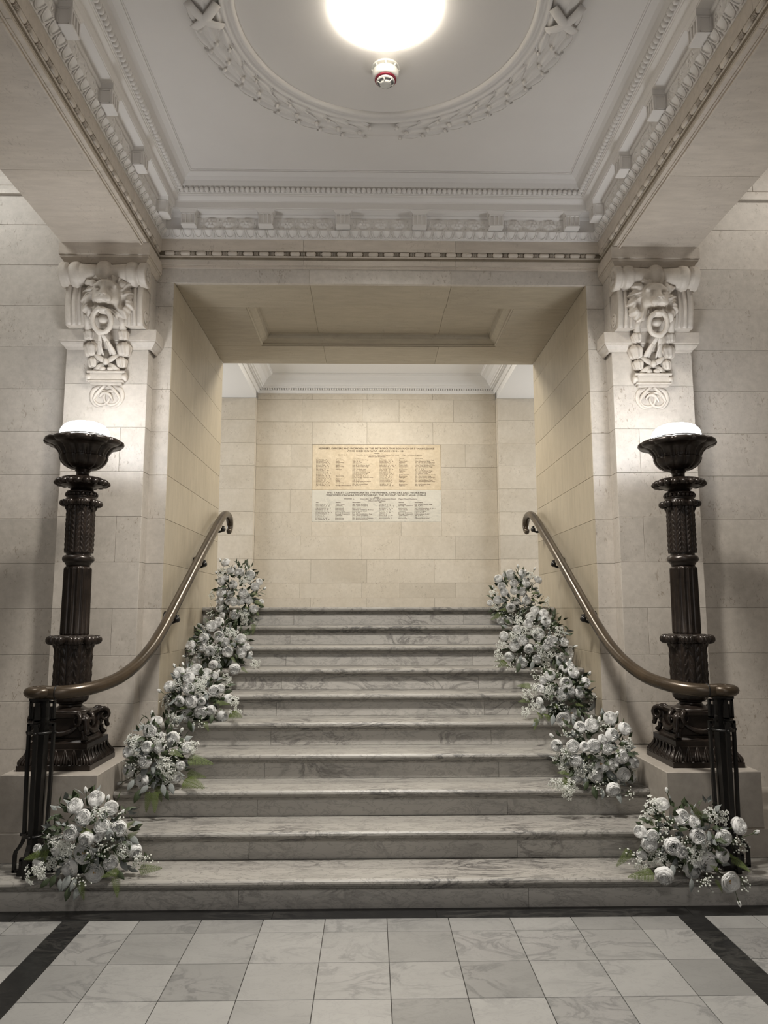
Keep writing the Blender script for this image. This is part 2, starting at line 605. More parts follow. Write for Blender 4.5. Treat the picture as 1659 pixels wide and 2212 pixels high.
# ---- front wall (around the opening), with its ashlar
wf = MB()
for sx in (-1, 1):
    wf.box(min(sx * 1.525, sx * 5.0), max(sx * 1.525, sx * 5.0), 5.135, 6.88, 0.0, 5.3)
wf.box(-1.6, 1.6, 5.135, 6.88, 3.945, 5.3)
wall_front = struct('wall_front', wf, M['mortar'])
rr = random.Random(5)
for ci, (z0, z1) in enumerate(zip(ZC[:-1], ZC[1:])):
    if z1 < 0.1:
        continue
    if z0 > 5.1:
        continue
    z1 = min(z1, 5.2)
    for sx in (-1, 1):
        cuts = [2.185, 3.0 + 0.5 * (ci % 2), 4.2 + 0.4 * (ci % 2), 5.0]
        if sx == 1 and z0 > 4.4:
            cuts = [2.185, 2.78, 3.6, 5.0]
        for a, b in zip(cuts[:-1], cuts[1:]):
            block(wall_front, 'stone_block', '-y', sx * a, sx * b, max(z0, 0.15), z1, 5.12, M['stone'])
        if z0 < 3.8:
            block(wall_front, 'stone_block', '-y', sx * 1.499, sx * 1.66, max(z0, 0.15), min(z1, 3.8255), 5.12, M['stone'])
for x0, x1 in ((-1.66, -0.523), (-0.523, 0.51), (0.51, 1.66)):
    block(wall_front, 'lintel_stone', '-y', x0, x1, 3.826, 3.95, 5.12, M['stone'])
for sx in (-1, 1):     # string course high on the aisle wall
    wf2 = MB().run([(0, 4.49), (0.02, 4.497), (0.02, 4.53), (0, 4.54)], (sx * 2.185, 5.12), (sx * 5.0, 5.12), (0, -1))
    wf2.build('string_course', M['stone'], wall_front)

# ---- passage side walls and soffit
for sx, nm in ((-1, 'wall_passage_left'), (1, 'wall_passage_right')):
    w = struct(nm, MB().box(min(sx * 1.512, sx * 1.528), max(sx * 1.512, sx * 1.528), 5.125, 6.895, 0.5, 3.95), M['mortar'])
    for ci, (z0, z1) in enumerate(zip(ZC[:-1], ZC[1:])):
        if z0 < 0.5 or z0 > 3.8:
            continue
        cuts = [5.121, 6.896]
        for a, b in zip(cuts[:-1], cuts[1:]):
            block(w, 'stone_block', '+x' if sx < 0 else '-x', a, b, z0, min(z1, 3.832), sx * 1.496, M['stone_warm_lit'])
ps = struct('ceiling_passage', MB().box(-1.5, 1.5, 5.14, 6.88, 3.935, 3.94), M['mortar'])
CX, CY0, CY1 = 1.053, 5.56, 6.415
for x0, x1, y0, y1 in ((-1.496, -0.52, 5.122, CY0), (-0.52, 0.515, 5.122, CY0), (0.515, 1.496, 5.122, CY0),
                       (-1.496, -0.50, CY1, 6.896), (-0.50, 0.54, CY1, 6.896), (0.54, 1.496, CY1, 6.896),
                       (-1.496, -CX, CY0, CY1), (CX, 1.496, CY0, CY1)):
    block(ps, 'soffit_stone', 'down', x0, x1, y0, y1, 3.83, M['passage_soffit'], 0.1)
# coffer moulding in the soffit: fillet, ovolo, fillet
cp = [(0.0, 3.835), (0.012, 3.842), (0.012, 3.852), (0.022, 3.858), (0.040, 3.866), (0.058, 3.880), (0.070, 3.900), (0.074, 3.916), (0.084, 3.918), (0.084, 3.926), (0.0, 3.930)]
for p0, p1, inw in (((-CX, CY0), (CX, CY0), (0, 1)), ((CX, CY0), (CX, CY1), (-1, 0)), ((CX, CY1), (-CX, CY1), (0, -1)), ((-CX, CY1), (-CX, CY0), (1, 0))):
    MB().run(cp, p0, p1, inw, 1, -1).build('coffer_moulding', M['passage_soffit'], ps)
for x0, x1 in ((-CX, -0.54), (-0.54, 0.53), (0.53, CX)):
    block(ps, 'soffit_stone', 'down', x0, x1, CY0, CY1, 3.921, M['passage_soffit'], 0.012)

# ---- pilasters
for sx, nm in ((-1, 'left'), (1, 'right')):
    p = MB().box(min(sx * 1.632, sx * 2.178), max(sx * 1.632, sx * 2.178), 5.004, 5.14, 0.6, 3.97)
    pil = tag(p.build('pillar', M['mortar']), 'square limestone pilaster of stacked blocks on the %s of the stair opening' % nm, 'pillar', kind='structure')
    for ci, (z0, z1) in enumerate(zip(ZC[:-1], ZC[1:])):
        if z1 < 0.62 or z0 > 3.9:
            continue
        z0, z1 = max(z0, 0.6), min(z1, 3.968)
        cuts = [1.622, 2.188]
        if z0 < 2.8 and ci % 2 == 0:
            cuts = [1.622, 1.79, 2.188]
        elif z0 < 2.5:
            cuts = [1.622, 2.188]
        for a, b in zip(cuts[:-1], cuts[1:]):
            block(pil, 'stone_block', '-y', sx * a, sx * b, z0, z1, 4.99, M['stone'], 0.03)
        block(pil, 'stone_block', '+x' if sx < 0 else '-x', 4.992, 5.119, z0, z1, sx * 1.622, M['stone'], 0.03)
        block(pil, 'stone_block', '-x' if sx < 0 else '+x', 4.992, 5.119, z0, z1, sx * 2.188, M['stone'], 0.03)

# ---- landing: back wall, piers, side walls
wb = struct('wall_back', MB().box(-4.2, 4.2, 9.015, 9.3, 1.45, 4.6), M['mortar'])
zb = [1.5, 1.621, 1.801, 2.086, 2.373, 2.657, 2.943, 3.228, 3.513, 3.80, 4.086, 4.165]
TABX = 0.795
for ci, (z0, z1) in enumerate(zip(zb[:-1], zb[1:])):
    if 2.6 < z0 < 3.4:
        spans = [(-1.49, -1.06), (-1.06, -TABX), (TABX, 1.10), (1.10, 1.49)] if ci % 2 else [(-1.49, -TABX), (TABX, 1.49)]
    elif abs(z0 - 2.373) < 0.01:
        spans = [(-1.49, -TABX), (-TABX, -0.2), (-0.2, 0.3), (0.3, TABX), (TABX, 1.49)]
    else:
        cuts = [-1.49, -0.80, -0.12, 0.70, 1.49] if ci % 2 == 0 else [-1.49, -0.93, -0.18, 0.28, 0.96, 1.49]
        spans = list(zip(cuts[:-1], cuts[1:]))
    for a, b in spans:
        top = 2.546 if abs(z0 - 2.373) < 0.01 and a > -0.8 and b < 0.8 else z1
        block(wb, 'stone_block', '-y', a, b, z0, top, 9.0, M['stone_back'])
for sx in (-1, 1):
    mb = MB().box(min(sx * 1.505, sx * 4.2), max(sx * 1.505, sx * 4.2), 8.915, 9.01, 1.45, 4.2)
    mb.build('pier_core', M['mortar'], wb)
    for ci, (z0, z1) in enumerate(zip(zb[:-1], zb[1:])):
        for a, b in ((1.495, 2.6), (2.6, 4.2)):
            block(wb, 'stone_block', '-y', sx * a, sx * b, z0, min(z1, 4.079), 8.9, M['stone_back'])
        block(wb, 'stone_block', '-x' if sx > 0 else '+x', 8.902, 9.0, z0, min(z1, 4.165), sx * 1.49, M['stone_back'], 0.014)
for sx, nm in ((-1, 'wall_landing_left'), (1, 'wall_landing_right')):
    struct(nm, MB().box(min(sx * 4.2, sx * 4.4), max(sx * 4.2, sx * 4.4), 6.7, 9.3, 1.3, 4.6), M['stone_back'])
struct('floor_landing', MB().box(-4.3, -1.494, 6.9, 9.0, 1.3, 1.498).box(1.494, 4.3, 6.9, 9.0, 1.3, 1.498), M['tread'])
# landing ceiling: low white sides, raised centre with a dentil cornice
lc = MB()
for sx in (-1, 1):
    lc.box(min(sx * 1.49, sx * 4.3), max(sx * 1.49, sx * 4.3), 6.885, 9.0, 4.08, 4.5)
lc.box(-1.6, 1.6, 6.885, 9.1, 4.36, 4.5)
clan = struct('ceiling_landing', lc, M['plaster_white'])
pr = [(0, 4.162), (0.012, 4.162), (0.020, 4.175), (0.030, 4.185), (0.034, 4.192), (0.034, 4.214), (0.072, 4.216), (0.074, 4.232), (0.090, 4.236), (0.092, 4.250),
      (0.105, 4.262), (0.130, 4.300), (0.165, 4.325), (0.200, 4.338), (0.205, 4.348), (0.215, 4.352), (0.215, 4.36), (0, 4.36)]
for p0, p1, inw in (((-1.49, 9.0), (1.49, 9.0), (0, -1)), ((1.49, 9.0), (1.49, 6.9), (-1, 0)), ((-1.49, 6.9), (-1.49, 9.0), (1, 0))):
    MB().run(pr, p0, p1, inw, 1 if p0[1] == 9.0 else 0, -1 if p1[1] == 9.0 else 0).build('cornice_moulding', M['plaster_white'], clan)
dent = MB()
for k in range(98):
    xx = -1.43 + k * 2.86 / 97
    dent.box(xx - 0.009, xx + 0.009, 9.0 - 0.058, 9.0 - 0.03, 4.194, 4.2145)
tag(dent.build('dentil_row', M['plaster_white'], clan), kind='stuff')
for sx in (-1, 1):
    dent = MB()
    for k in range(68):
        yy = 6.93 + k * 0.0295
        dent.box(min(sx * 1.46, sx * 1.432), max(sx * 1.46, sx * 1.432), yy - 0.009, yy + 0.009, 4.194, 4.2145)
    tag(dent.build('dentil_row', M['plaster_white'], clan), kind='stuff')

# ---- hall beams, outer walls, ceilings
for sx, nm in ((-1, 'left'), (1, 'right')):
    bm_ = MB().box(min(sx * 1.60, sx * 2.182), max(sx * 1.60, sx * 2.182), -5.0, 5.118, 3.985, 5.2)
    beam = tag(bm_.build('beam', M['stone_soffit']), 'broad limestone ceiling beam over the %s aisle edge' % nm, 'beam', kind='structure')
    ys = [5.118, 3.962, 2.8, 1.63, 0.4, -0.9, -5.0]
    for a, b in zip(ys[:-1], ys[1:]):
        block(beam, 'soffit_stone', 'down', sx * 1.645, sx * 2.186, b, a, 3.965, M['stone_soffit'], 0.024)
struct('wall_left', MB().box(-5.2, -5.0, -5.2, 7.0, 0, 5.3), M['stone'])
struct('wall_right', MB().box(5.0, 5.2, -5.2, 7.0, 0, 5.3), M['stone'])
wr = MB().box(-5.2, -1.9, -5.2, -5.0, 0, 5.3).box(1.9, 5.2, -5.2, -5.0, 0, 5.3).box(-1.9, 1.9, -5.2, -5.0, 4.2, 5.3)
struct('wall_rear', wr, M['stone'])
ce = MB().box(-1.62, 1.62, 1.72, 5.14, 4.52, 4.6).box(-1.62, 1.62, -5.0, 1.2, 4.52, 4.6)
ce.box(-5.2, -2.15, -5.2, 5.2, 5.2, 5.35).box(2.15, 5.2, -5.2, 5.2, 5.2, 5.35)
ceiling = struct('ceiling', ce, M['plaster'])
cross = MB().box(-1.62, 1.62, 1.19, 1.75, 3.965, 4.6)
tag(cross.build('beam', M['stone_soffit']), 'limestone cross beam overhead, near side of the ceiling panel', 'beam', kind='structure')

# ---- stone entablature round the ceiling panel (trim_1) and plaster cornice (trim_2)
X0, YA, YB = 1.583, 1.77, 5.07
RUNS = {'back': ((-X0, YB), (X0, YB), (0, -1)), 'right': ((X0, YB), (X0, YA), (-1, 0)), 'front': ((X0, YA), (-X0, YA), (0, 1)), 'left': ((-X0, YA), (-X0, YB), (1, 0))}


def on_run(k, t, s, z):
    """point at distance t along a run, inset s"""
    p0, p1, w = RUNS[k]
    d = Vector((p1[0] - p0[0], p1[1] - p0[1])).normalized()
    return (p0[0] + d.x * t + w[0] * s, p0[1] + d.y * t + w[1] * s, z)


RROT = {'back': 0.0, 'right': -PI / 2, 'front': PI, 'left': PI / 2}
RLEN = {'back': 2 * X0, 'front': 2 * X0, 'left': YB - YA, 'right': YB - YA}
gcore = MB()
for k, (p0, p1, w) in RUNS.items():
    gcore.run([(-0.016, 3.99), (-0.016, 4.16), (-0.06, 4.16), (-0.06, 3.99)], p0, p1, w, 1, -1)
tr1 = struct('trim_1', gcore, M['groove_back'])
UP = [(-0.012, 4.048), (0.0, 4.048), (0.0, 4.137), (-0.03, 4.137), (-0.03, 4.048)]
LOb = [(-0.02, 3.952), (-0.02, 4.006), (-0.012, 4.008), (-0.012, 4.017), (-0.05, 4.017), (-0.05, 3.934), (-0.034, 3.934), (-0.034, 3.946), (-0.028, 3.946), (-0.028, 3.952)]
LOs = [(-0.02, 3.968), (-0.02, 4.006), (-0.012, 4.008), (-0.012, 4.017), (-0.05, 4.017), (-0.065, 4.0), (-0.065, 3.95), (-0.055, 3.95), (-0.055, 3.962), (-0.045, 3.962), (-0.045, 3.968)]
for k, (p0, p1, w) in RUNS.items():
    L = RLEN[k]
    cuts = [0, 1.02, 2.126, L] if k == 'back' else [0, 1.1, 2.2, L]
    for i, (a, b) in enumerate(zip(cuts[:-1], cuts[1:])):
        q0, q1 = on_run(k, a + (0.0008 if i else 0), 0, 0), on_run(k, b - (0.0008 if b < L else 0), 0, 0)
        for nm2, prof in (('upper_fascia_stone', UP), ('lower_fascia_stone', LOb if k == 'back' else LOs)):
            MB().run(prof, q0, q1, w, 1 if i == 0 else 0, -1 if b == L else 0).build(nm2, M['stone_soffit'], tr1)
# bead and reel in the groove
bd = MB().lathe([(0.003, -0.037), (0.011, -0.034), (0.0155, -0.026), (0.0155, 0.026), (0.011, 0.034), (0.003, 0.037)], 10, axis='x').mesh('bead', M['stone_soffit'])
rl = MB()
for j in range(4):
    rl.lathe([(0.005, -0.0016), (0.0135, -0.0012), (0.0135, 0.0012), (0.005, 0.0016)], 8, c=((j - 1.5) * 0.0075, 0, 0), axis='x')
rl = rl.mesh('reel', M['stone_soffit'])
for k in ('back', 'left', 'right'):
    n = 28 if k == 'back' else 30
    pitch = RLEN[k] / n
    for i in range(n):
        inst('bead', bd, tr1, on_run(k, (i + 0.5) * pitch, -0.010, 4.0325), (0, 0, RROT[k]))
        if i:
            inst('reel', rl, tr1, on_run(k, i * pitch, -0.010, 4.0325), (0, 0, RROT[k]))

cor = MB()
CORP = [(-0.03, 4.136), (0.004, 4.1375), (0.006, 4.144), (0.010, 4.152), (0.020, 4.165), (0.033, 4.180), (0.040, 4.188), (0.040, 4.194), (0.030, 4.195), (0.030, 4.284), (0.038, 4.286), (0.046, 4.296),
        (0.048, 4.304), (0.112, 4.306), (0.112, 4.312), (0.116, 4.314), (0.116, 4.358), (0.120, 4.366), (0.136, 4.376), (0.146, 4.384), (0.148, 4.393), (0.152, 4.395), (0.152, 4.402), (0.158, 4.404), (0.163, 4.432), (0.182, 4.442),
        (0.186, 4.452), (0.196, 4.474), (0.214, 4.494), (0.240, 4.507), (0.250, 4.509), (0.250, 4.515), (0.258, 4.516), (0.258, 4.53), (-0.03, 4.53)]
for k, (p0, p1, w) in RUNS.items():
    cor.run(CORP, p0, p1, w, 1, -1)
tr2 = struct('trim_2', cor, M['plaster'])
# carved pieces of the cornice, each in local axes: x along the wall, -y inward, z up
lf = MB()
sl = [(0.006, 0.0), (0.010, 0.010), (0.020, 0.024), (0.033, 0.038), (0.040, 0.047)]


def slope(t):        # t 0..1 up the cyma -> (inset, z)
    x = t * 4
    i = min(3, int(x))
    f = x - i
    return (sl[i][0] * (1 - f) + sl[i + 1][0] * f, sl[i][1] * (1 - f) + sl[i + 1][1] * f)


pts = []
for k in range(13):
    a = -1 + 2 * k / 12
    t = abs(a) ** 1.6
    wd = 0.031 * (1 - (1 - abs(a)) ** 2.0) * (1 if a > 0 else -1)
    s_, z_ = slope(0.06 + 0.90 * t)
    pts.append((wd, -s_ - 0.004, 4.142 + z_))
lf.tube(pts, 0.0042, 5)
pan = []
for k in range(7):
    t = k / 6
    s_, z_ = slope(0.12 + 0.82 * t)
    wd = 0.022 * (1 - (1 - t) ** 2)
    pan.append([(-wd, -s_ - 0.001, 4.142 + z_), (0, -s_ - 0.008, 4.142 + z_), (wd, -s_ - 0.001, 4.142 + z_)])
lf.grid(pan)
s0, z0_ = slope(0.05)
s1, z1_ = slope(0.6)
lf.tube([(0.0375, -s0 - 0.004, 4.142 + z0_), (0.0375, -s1 - 0.003, 4.142 + z1_)], [0.006, 0.002], 5)
lf = lf.mesh('carved_leaf', M['plaster'])
br = MB()
br.box(-0.05, 0.05, -0.098, -0.026, 4.196, 4.288)
for xx in (-0.046, -0.0155, 0.0155, 0.046):
    br.box(xx - 0.0042, xx + 0.0042, -0.107, -0.096, 4.20, 4.286, 0.002)
br.box(-0.05, 0.05, -0.107, -0.096, 4.196, 4.208, 0.002).box(-0.05, 0.05, -0.107, -0.096, 4.276, 4.288, 0.002)
for sx in (-1, 1):
    for y0, y1, z0, z1 in ((-0.095, -0.09, 4.2, 4.28), (-0.045, -0.04, 4.2, 4.28), (-0.095, -0.04, 4.2, 4.206), (-0.095, -0.04, 4.274, 4.28)):
        br.box(sx * 0.051 - 0.0025, sx * 0.051 + 0.0025, y0, y1, z0, z1)
br = br.mesh('bracket', M['plaster'])
bc = MB().add([(x, y, 4.286) for x, y in ((-0.052, -0.109), (0.052, -0.109), (0.052, -0.03), (-0.052, -0.03))] +
              [(x, y, 4.312) for x, y in ((-0.070, -0.1155), (0.070, -0.1155), (0.070, -0.03), (-0.070, -0.03))],
              [(3, 2, 1, 0), (4, 5, 6, 7), (0, 1, 5, 4), (1, 2, 6, 5), (2, 3, 7, 6), (3, 0, 4, 7)]).mesh('bracket_cap', M['plaster'])
ro = MB()
P = []
for i in range(7):
    r = 0.046 * i / 6
    row = []
    for j in range(37):
        a = 2 * PI * j / 36
        lob = 1 - 0.16 * (1 - abs(math.cos(3 * a))) ** 1.5
        h = 0.004 + 0.014 * math.sin(PI * min(1, i / 5.2)) * (0.55 + 0.45 * abs(math.cos(3 * a))) if i < 6 else 0.0
        row.append((r * lob * math.cos(a), -0.030 - h, 4.240 + r * lob * math.sin(a)))
    P.append(row)
ro.grid(P)
ro.sphere((0, -0.042, 4.240), (0.012, 0.010, 0.012), 10, 6)
ro = ro.mesh('rosette', M['plaster'])
orn = MB()
for sx in (-1, 1):
    for dx, z, ry, rz in ((0.006, 4.264, 0.006, 0.012), (0.009, 4.240, 0.005, 0.009), (0.005, 4.217, 0.006, 0.011)):
        orn.sphere((sx * dx, -0.0305, z), (0.005, ry * 0.8, rz), 8, 6)
orn = orn.mesh('leaf_ornament', M['plaster'])
bal = MB().sphere((0, 0, 0), (0.0172, 0.0185, 0.0195), 12, 8).mesh('bead', M['plaster'])
for k in ('back', 'left', 'right'):
    L = RLEN[k]
    n = 42 if k == 'back' else 44
    for i in range(n):
        if k != 'back' and on_run(k, (i + 0.5) * L / n, 0, 0)[1] < 2.35:
            continue
        inst('carved_leaf', lf, tr2, on_run(k, (i + 0.5) * L / n, 0, 0), (0, 0, RROT[k]))
    ts = [X0 + (j - 2.5) * 0.55 for j in range(6)] if k == 'back' else [0.21 + 0.55 * j for j in range(6)]
    if k == 'left':
        ts = [L - t for t in ts]
    for t in ts:
        bo = inst('bracket', br, tr2, on_run(k, t, 0, 0), (0, 0, RROT[k]))
        inst('bracket_cap', bc, bo)
    for t0, t1 in zip(ts[:-1], ts[1:]):
        for j in range(3):
            inst('rosette', ro, tr2, on_run(k, (t0 + t1) / 2 + (j - 1) * 0.127, 0, 0), (0, 0, RROT[k]))
        for j in range(4):
            inst('leaf_ornament', orn, tr2, on_run(k, (t0 + t1) / 2 + (j - 1.5) * 0.127, 0, 0), (0, 0, RROT[k]))
    Lb = L - 2 * 0.172
    nb = round(Lb / 0.0355)
    for i in range(nb + 1):
        p = on_run(k, 0.172 + i * Lb / nb, 0.170, 4.420)
        if k != 'back' and (p[1] < 2.35 or i in (0, nb)):
            continue
        inst('bead', bal, tr2, p, (0, 0, RROT[k]))

# ---- stone pedestals (plinth blocks under the lamps)
for sx, nm in ((-1, 'left'), (1, 'right')):
    pd = thing('stone_pedestal', 'low limestone pedestal block carrying the %s bronze lamp' % nm, 'pedestal', (sx * 1.80, 4.6, 0.15))
    MB().box(min(sx * 1.541, sx * 2.062), max(sx * 1.541, sx * 2.062), 4.16, 4.985, 0.302, 0.597, 0.003).build('plinth_block', M['stone_low'], pd)
    MB().box(min(sx * 1.539, sx * 4.99), max(sx * 1.539, sx * 4.99), 4.156, 5.115, 0.15, 0.300, 0.003).build('base_course', M['stone_low'], pd)
    MB().box(min(sx * 1.541, sx * 2.062), max(sx * 1.541, sx * 2.062), 4.162, 4.985, 0.298, 0.304).build('mortar_joint', M['mortar'], pd)

# ================================================================== THINGS
# ---- memorial tablets with incised, painted lettering
T1 = dict(
    head=[(3.462, 0.0, 1.435, 'MEMBERS, OFFICERS AND WORKMEN OF THE METROPOLITAN BOROUGH OF S   MARYLEBONE'), (3.431, -0.02, 0.70, 'WHO DIED ON WAR SERVICE 1914 - 18')],
    sub=[(3.402, 0.0, 0.072, 'Member', 0), (3.382, -0.42, 0.125, 'CLAY  L. P.', 0), (3.382, 0.01, 0.53, 'Councillor for N\u00ba 6 (Hanover Square and Regents Park) Ward', 0), (3.382, 0.44, 0.24, 'Capt. Yorkshire Dragoons', 0), (3.358, 0.0, 0.215, 'Officers and Workmen', 0)],
    hz=3.341, z0=3.318, dz=0.01690,
    L=['BAXTER, A', 'BENNETT, J', 'BENNISON, E', 'BOXLEY, W. E', 'BOULTER, E', 'BOWEN, A. H', 'BRADSHAW, H', 'BROWN, H', 'CHISLETT, W', 'COLSTON, J', 'COLLMAN, A. G', 'FINCH, J. T', 'GEBBER, G. T', 'GROVER, A. F', 'HARDING, H. J', 'HULSE, H', 'HUNT, H. E', 'HUTTON, F. W', 'KIRBY, J. T', 'LATHAM, T. E'],
    LD=['Electricity', 'Baths', 'Electricity', 'Works', 'Baths', 'Electricity', 'Works', 'Highways', '"', '"', '"', '"', 'Electricity', '"', 'Highways', 'Baths', 'Rating', 'Electricity', '"', 'Borough Valuer-Collector'],
    LR=['Sgt. 12th London Regt', 'Stkr. R. N', 'Cpl. R. F. A', 'Pte. 2/20 City of London Yeo', 'Pte. R. W. Surrey Regt', 'Pte. 15th London Regt', 'Pte. R. E', 'Cpl. 1st Rifle Bde', 'Pte. R. Fusiliers', 'Pte. 2nd Middlesex Regt', 'Pte. R. W. Kent Regt', 'Pte. Hampshire Regt', 'Pte. M.T., R. A. S. C', 'L/Cpl. 4th Bn. Bedford Regt', 'Gnr. R. G. A', 'A.B. R. N', 'Pte. King Edward\'s Horse', 'Sgt. R. A. M. C', 'Rfn. 9th London Regt', 'Lt. R. F. A'],
    R=['LEWIS, C. F', 'MINTER, C. R', 'MONTAGU, G', 'MORREY, W', 'NERRY, C. W. J', 'NICHOLS, E. W', "O'CONNOR, J", 'OLIVER, G. A', 'PORTER, G', 'ROGERS, G', 'ROSBERY, J. P', 'SCOWEN, C. H', 'SCOTT, A. J', 'SMITH, W. F', 'STANTON, E', 'SULLIVAN, E', 'SULLIVAN, J', 'SULLIVAN, R', 'WARR, F. G', 'WRIGHT, A. C'],
    RD=['Electricity', "Town Clerk's", 'Highways', 'Electricity', "Town Clerk's", "Accountant's", 'Works', 'Electricity', 'Highways', 'Works', '"', 'Public Health', 'Electricity', 'Highways', '"', 'Works', 'Highways', '"', 'Electricity', 'Highways'],
    RR=['Pte. 10th Gloucester Regt', 'Capt. Middlesex Regt', 'Pte. 20 City of London Yeo', 'Pte. 2nd Scottish Rifles', 'L/Cpl. 12th Middlesex Regt', 'Pte. 2nd Middlesex Regt', 'Pte. R. A. S. C', 'Pte. R. F. A', 'Pte. 2nd Middlesex Regt', 'Pte. East Surrey Regt', 'Pte. Labour Corps', 'Pte. Machine Gun Corps Cavalry', 'Rfn. 12th London Regt', 'Pte. South Wales Borderers', 'Tpr. 32nd City of London Yeo', 'Pte. 2nd Middlesex Regt', 'Pte. Northamptonshire Regt', '"', 'Rfn. 2nd London Regt', 'Pte. R. A. F'])
T2 = dict(
    head=[(2.906, -0.006, 1.22, 'THIS TABLET COMMEMORATES THE MEMBER, OFFICERS AND WORKMEN'), (2.876, -0.006, 1.23, 'WHO DIED ON WAR SERVICE DURING THE SECOND WORLD WAR 1939-45')],
    sub=[(2.852, 0.0, 0.072, 'Member', 0), (2.831, -0.34, 0.13, 'WIGRAM  L.', 0), (2.831, 0.015, 0.43, 'Councillor for N\u00ba 7 (Park Crescent) Ward', 0), (2.831, 0.38, 0.22, 'Major Royal Fusiliers', 0), (2.807, 0.0, 0.215, 'Officers and Workmen', 0)],
    hz=2.787, z0=2.764, dz=0.01725,
    L=['BALDWIN S. V.', 'CHIVERS J. D', 'COUSINS A. W', 'CROCKETT A. F', 'DONALD D. W', 'DOWNS C. W. F', 'FERDINAND B. F', 'HUTTON F. J', 'LEWIS A', 'LEWIS H. J', 'LEWIS R. W', 'PLUMMER F. R'],
    LD=["Town Clerk's", 'Cleansing', 'Electricity', 'Electricity', 'Electricity', 'Public Health', "Borough Treasurer's", "Borough Treasurer's", 'Cleansing', 'Cleansing', 'Electricity', 'Electricity'],
    LR=['Sgt. Royal Artillery', 'Gnr. Royal Artillery', 'Aircraftman R.A.F', 'F/Lt. R.A.F', 'L/B. Essex Yeomanry (R.H.A.)', 'L/Aircraftman R.A.F', 'F/O. R.A.F', 'Pte. 4th Lincolnshire Regt', 'Gnr. Royal Artillery', 'Sgt. Royal Artillery', 'Sgn. Royal Corps of Signals', 'Spr. Royal Engineers'],
    R=['PEACE J. L', 'REEVE E. H. L', 'RICHARDS S. C. N', 'RUSSELL R. G', 'SAYER F. E', 'TOMS H. J. L', 'TROOD G. W', 'UPTON A', 'WALE B. F. W', 'WARREN J', 'WILKINSON T'],
    RD=['Cleansing', "Borough Treasurer's", "Town Clerk's", 'Electricity', "Town Clerk's", 'Valuation', "Borough Engineer's", "Borough Treasurer's", "Town Clerk's", 'Cleansing', 'Electricity'],
    RR=["Pte. Queen's Royal Regt", 'Sgt. R.A.F', 'F/Lt. R.A.F', 'Gnr. Royal Artillery (L.A.A.)', 'L/Aircraftman R.A.F', 'L/Rifle Brigade', 'L/Sgt. R.A.F', 'L/Aircraftman R.A.F', 'Sgt. R.A.F', 'Sgt. Royal Artillery', 'L/Seaman Royal Navy'])
_tc = bpy.data.curves.new('lettering', 'FONT')
_tc.resolution_u = 2
BW = 0.0
_to = bpy.data.objects.new('lettering', _tc)
COL.objects.link(_to)
DG = bpy.context.evaluated_depsgraph_get


def write(mb, text, x, z, cap, width=None, align='L', y=8.9985, slant=0.0, bold=0.0, spc=1.0):
    _tc.space_character = spc
    _tc.body = text
    _tc.size = 1.0
    _tc.offset = bold
    bpy.context.view_layer.update()
    me = bpy.data.meshes.new_from_object(_to.evaluated_get(DG()))
    n = len(me.vertices)
    co = np.empty(n * 3, np.float32)
    me.vertices.foreach_get('co', co)
    co = co.reshape(-1, 3)
    faces = [tuple(p.vertices) for p in me.polygons]
    bpy.data.meshes.remove(me)
    if not n:
        return
    w = co[:, 0].max() - co[:, 0].min()
    sz = cap / 0.70
    sx = (width / w) if width else sz * 0.95
    xs = (co[:, 0] - co[:, 0].min()) * sx + co[:, 1] * sz * slant
    if align == 'C':
        xs -= (w * sx) / 2
    zs = co[:, 1] * sz
    for dx, dz in ((-0.0004, 0), (0.0004, 0), (0, 0.0004), (0, -0.0004)) if cap > 0.015 else ((-0.00045, 0), (0.00045, 0), (0, 0.0004)):
        mb.add([(x + dx + a, y, z + dz + b) for a, b in zip(xs, zs)], faces)


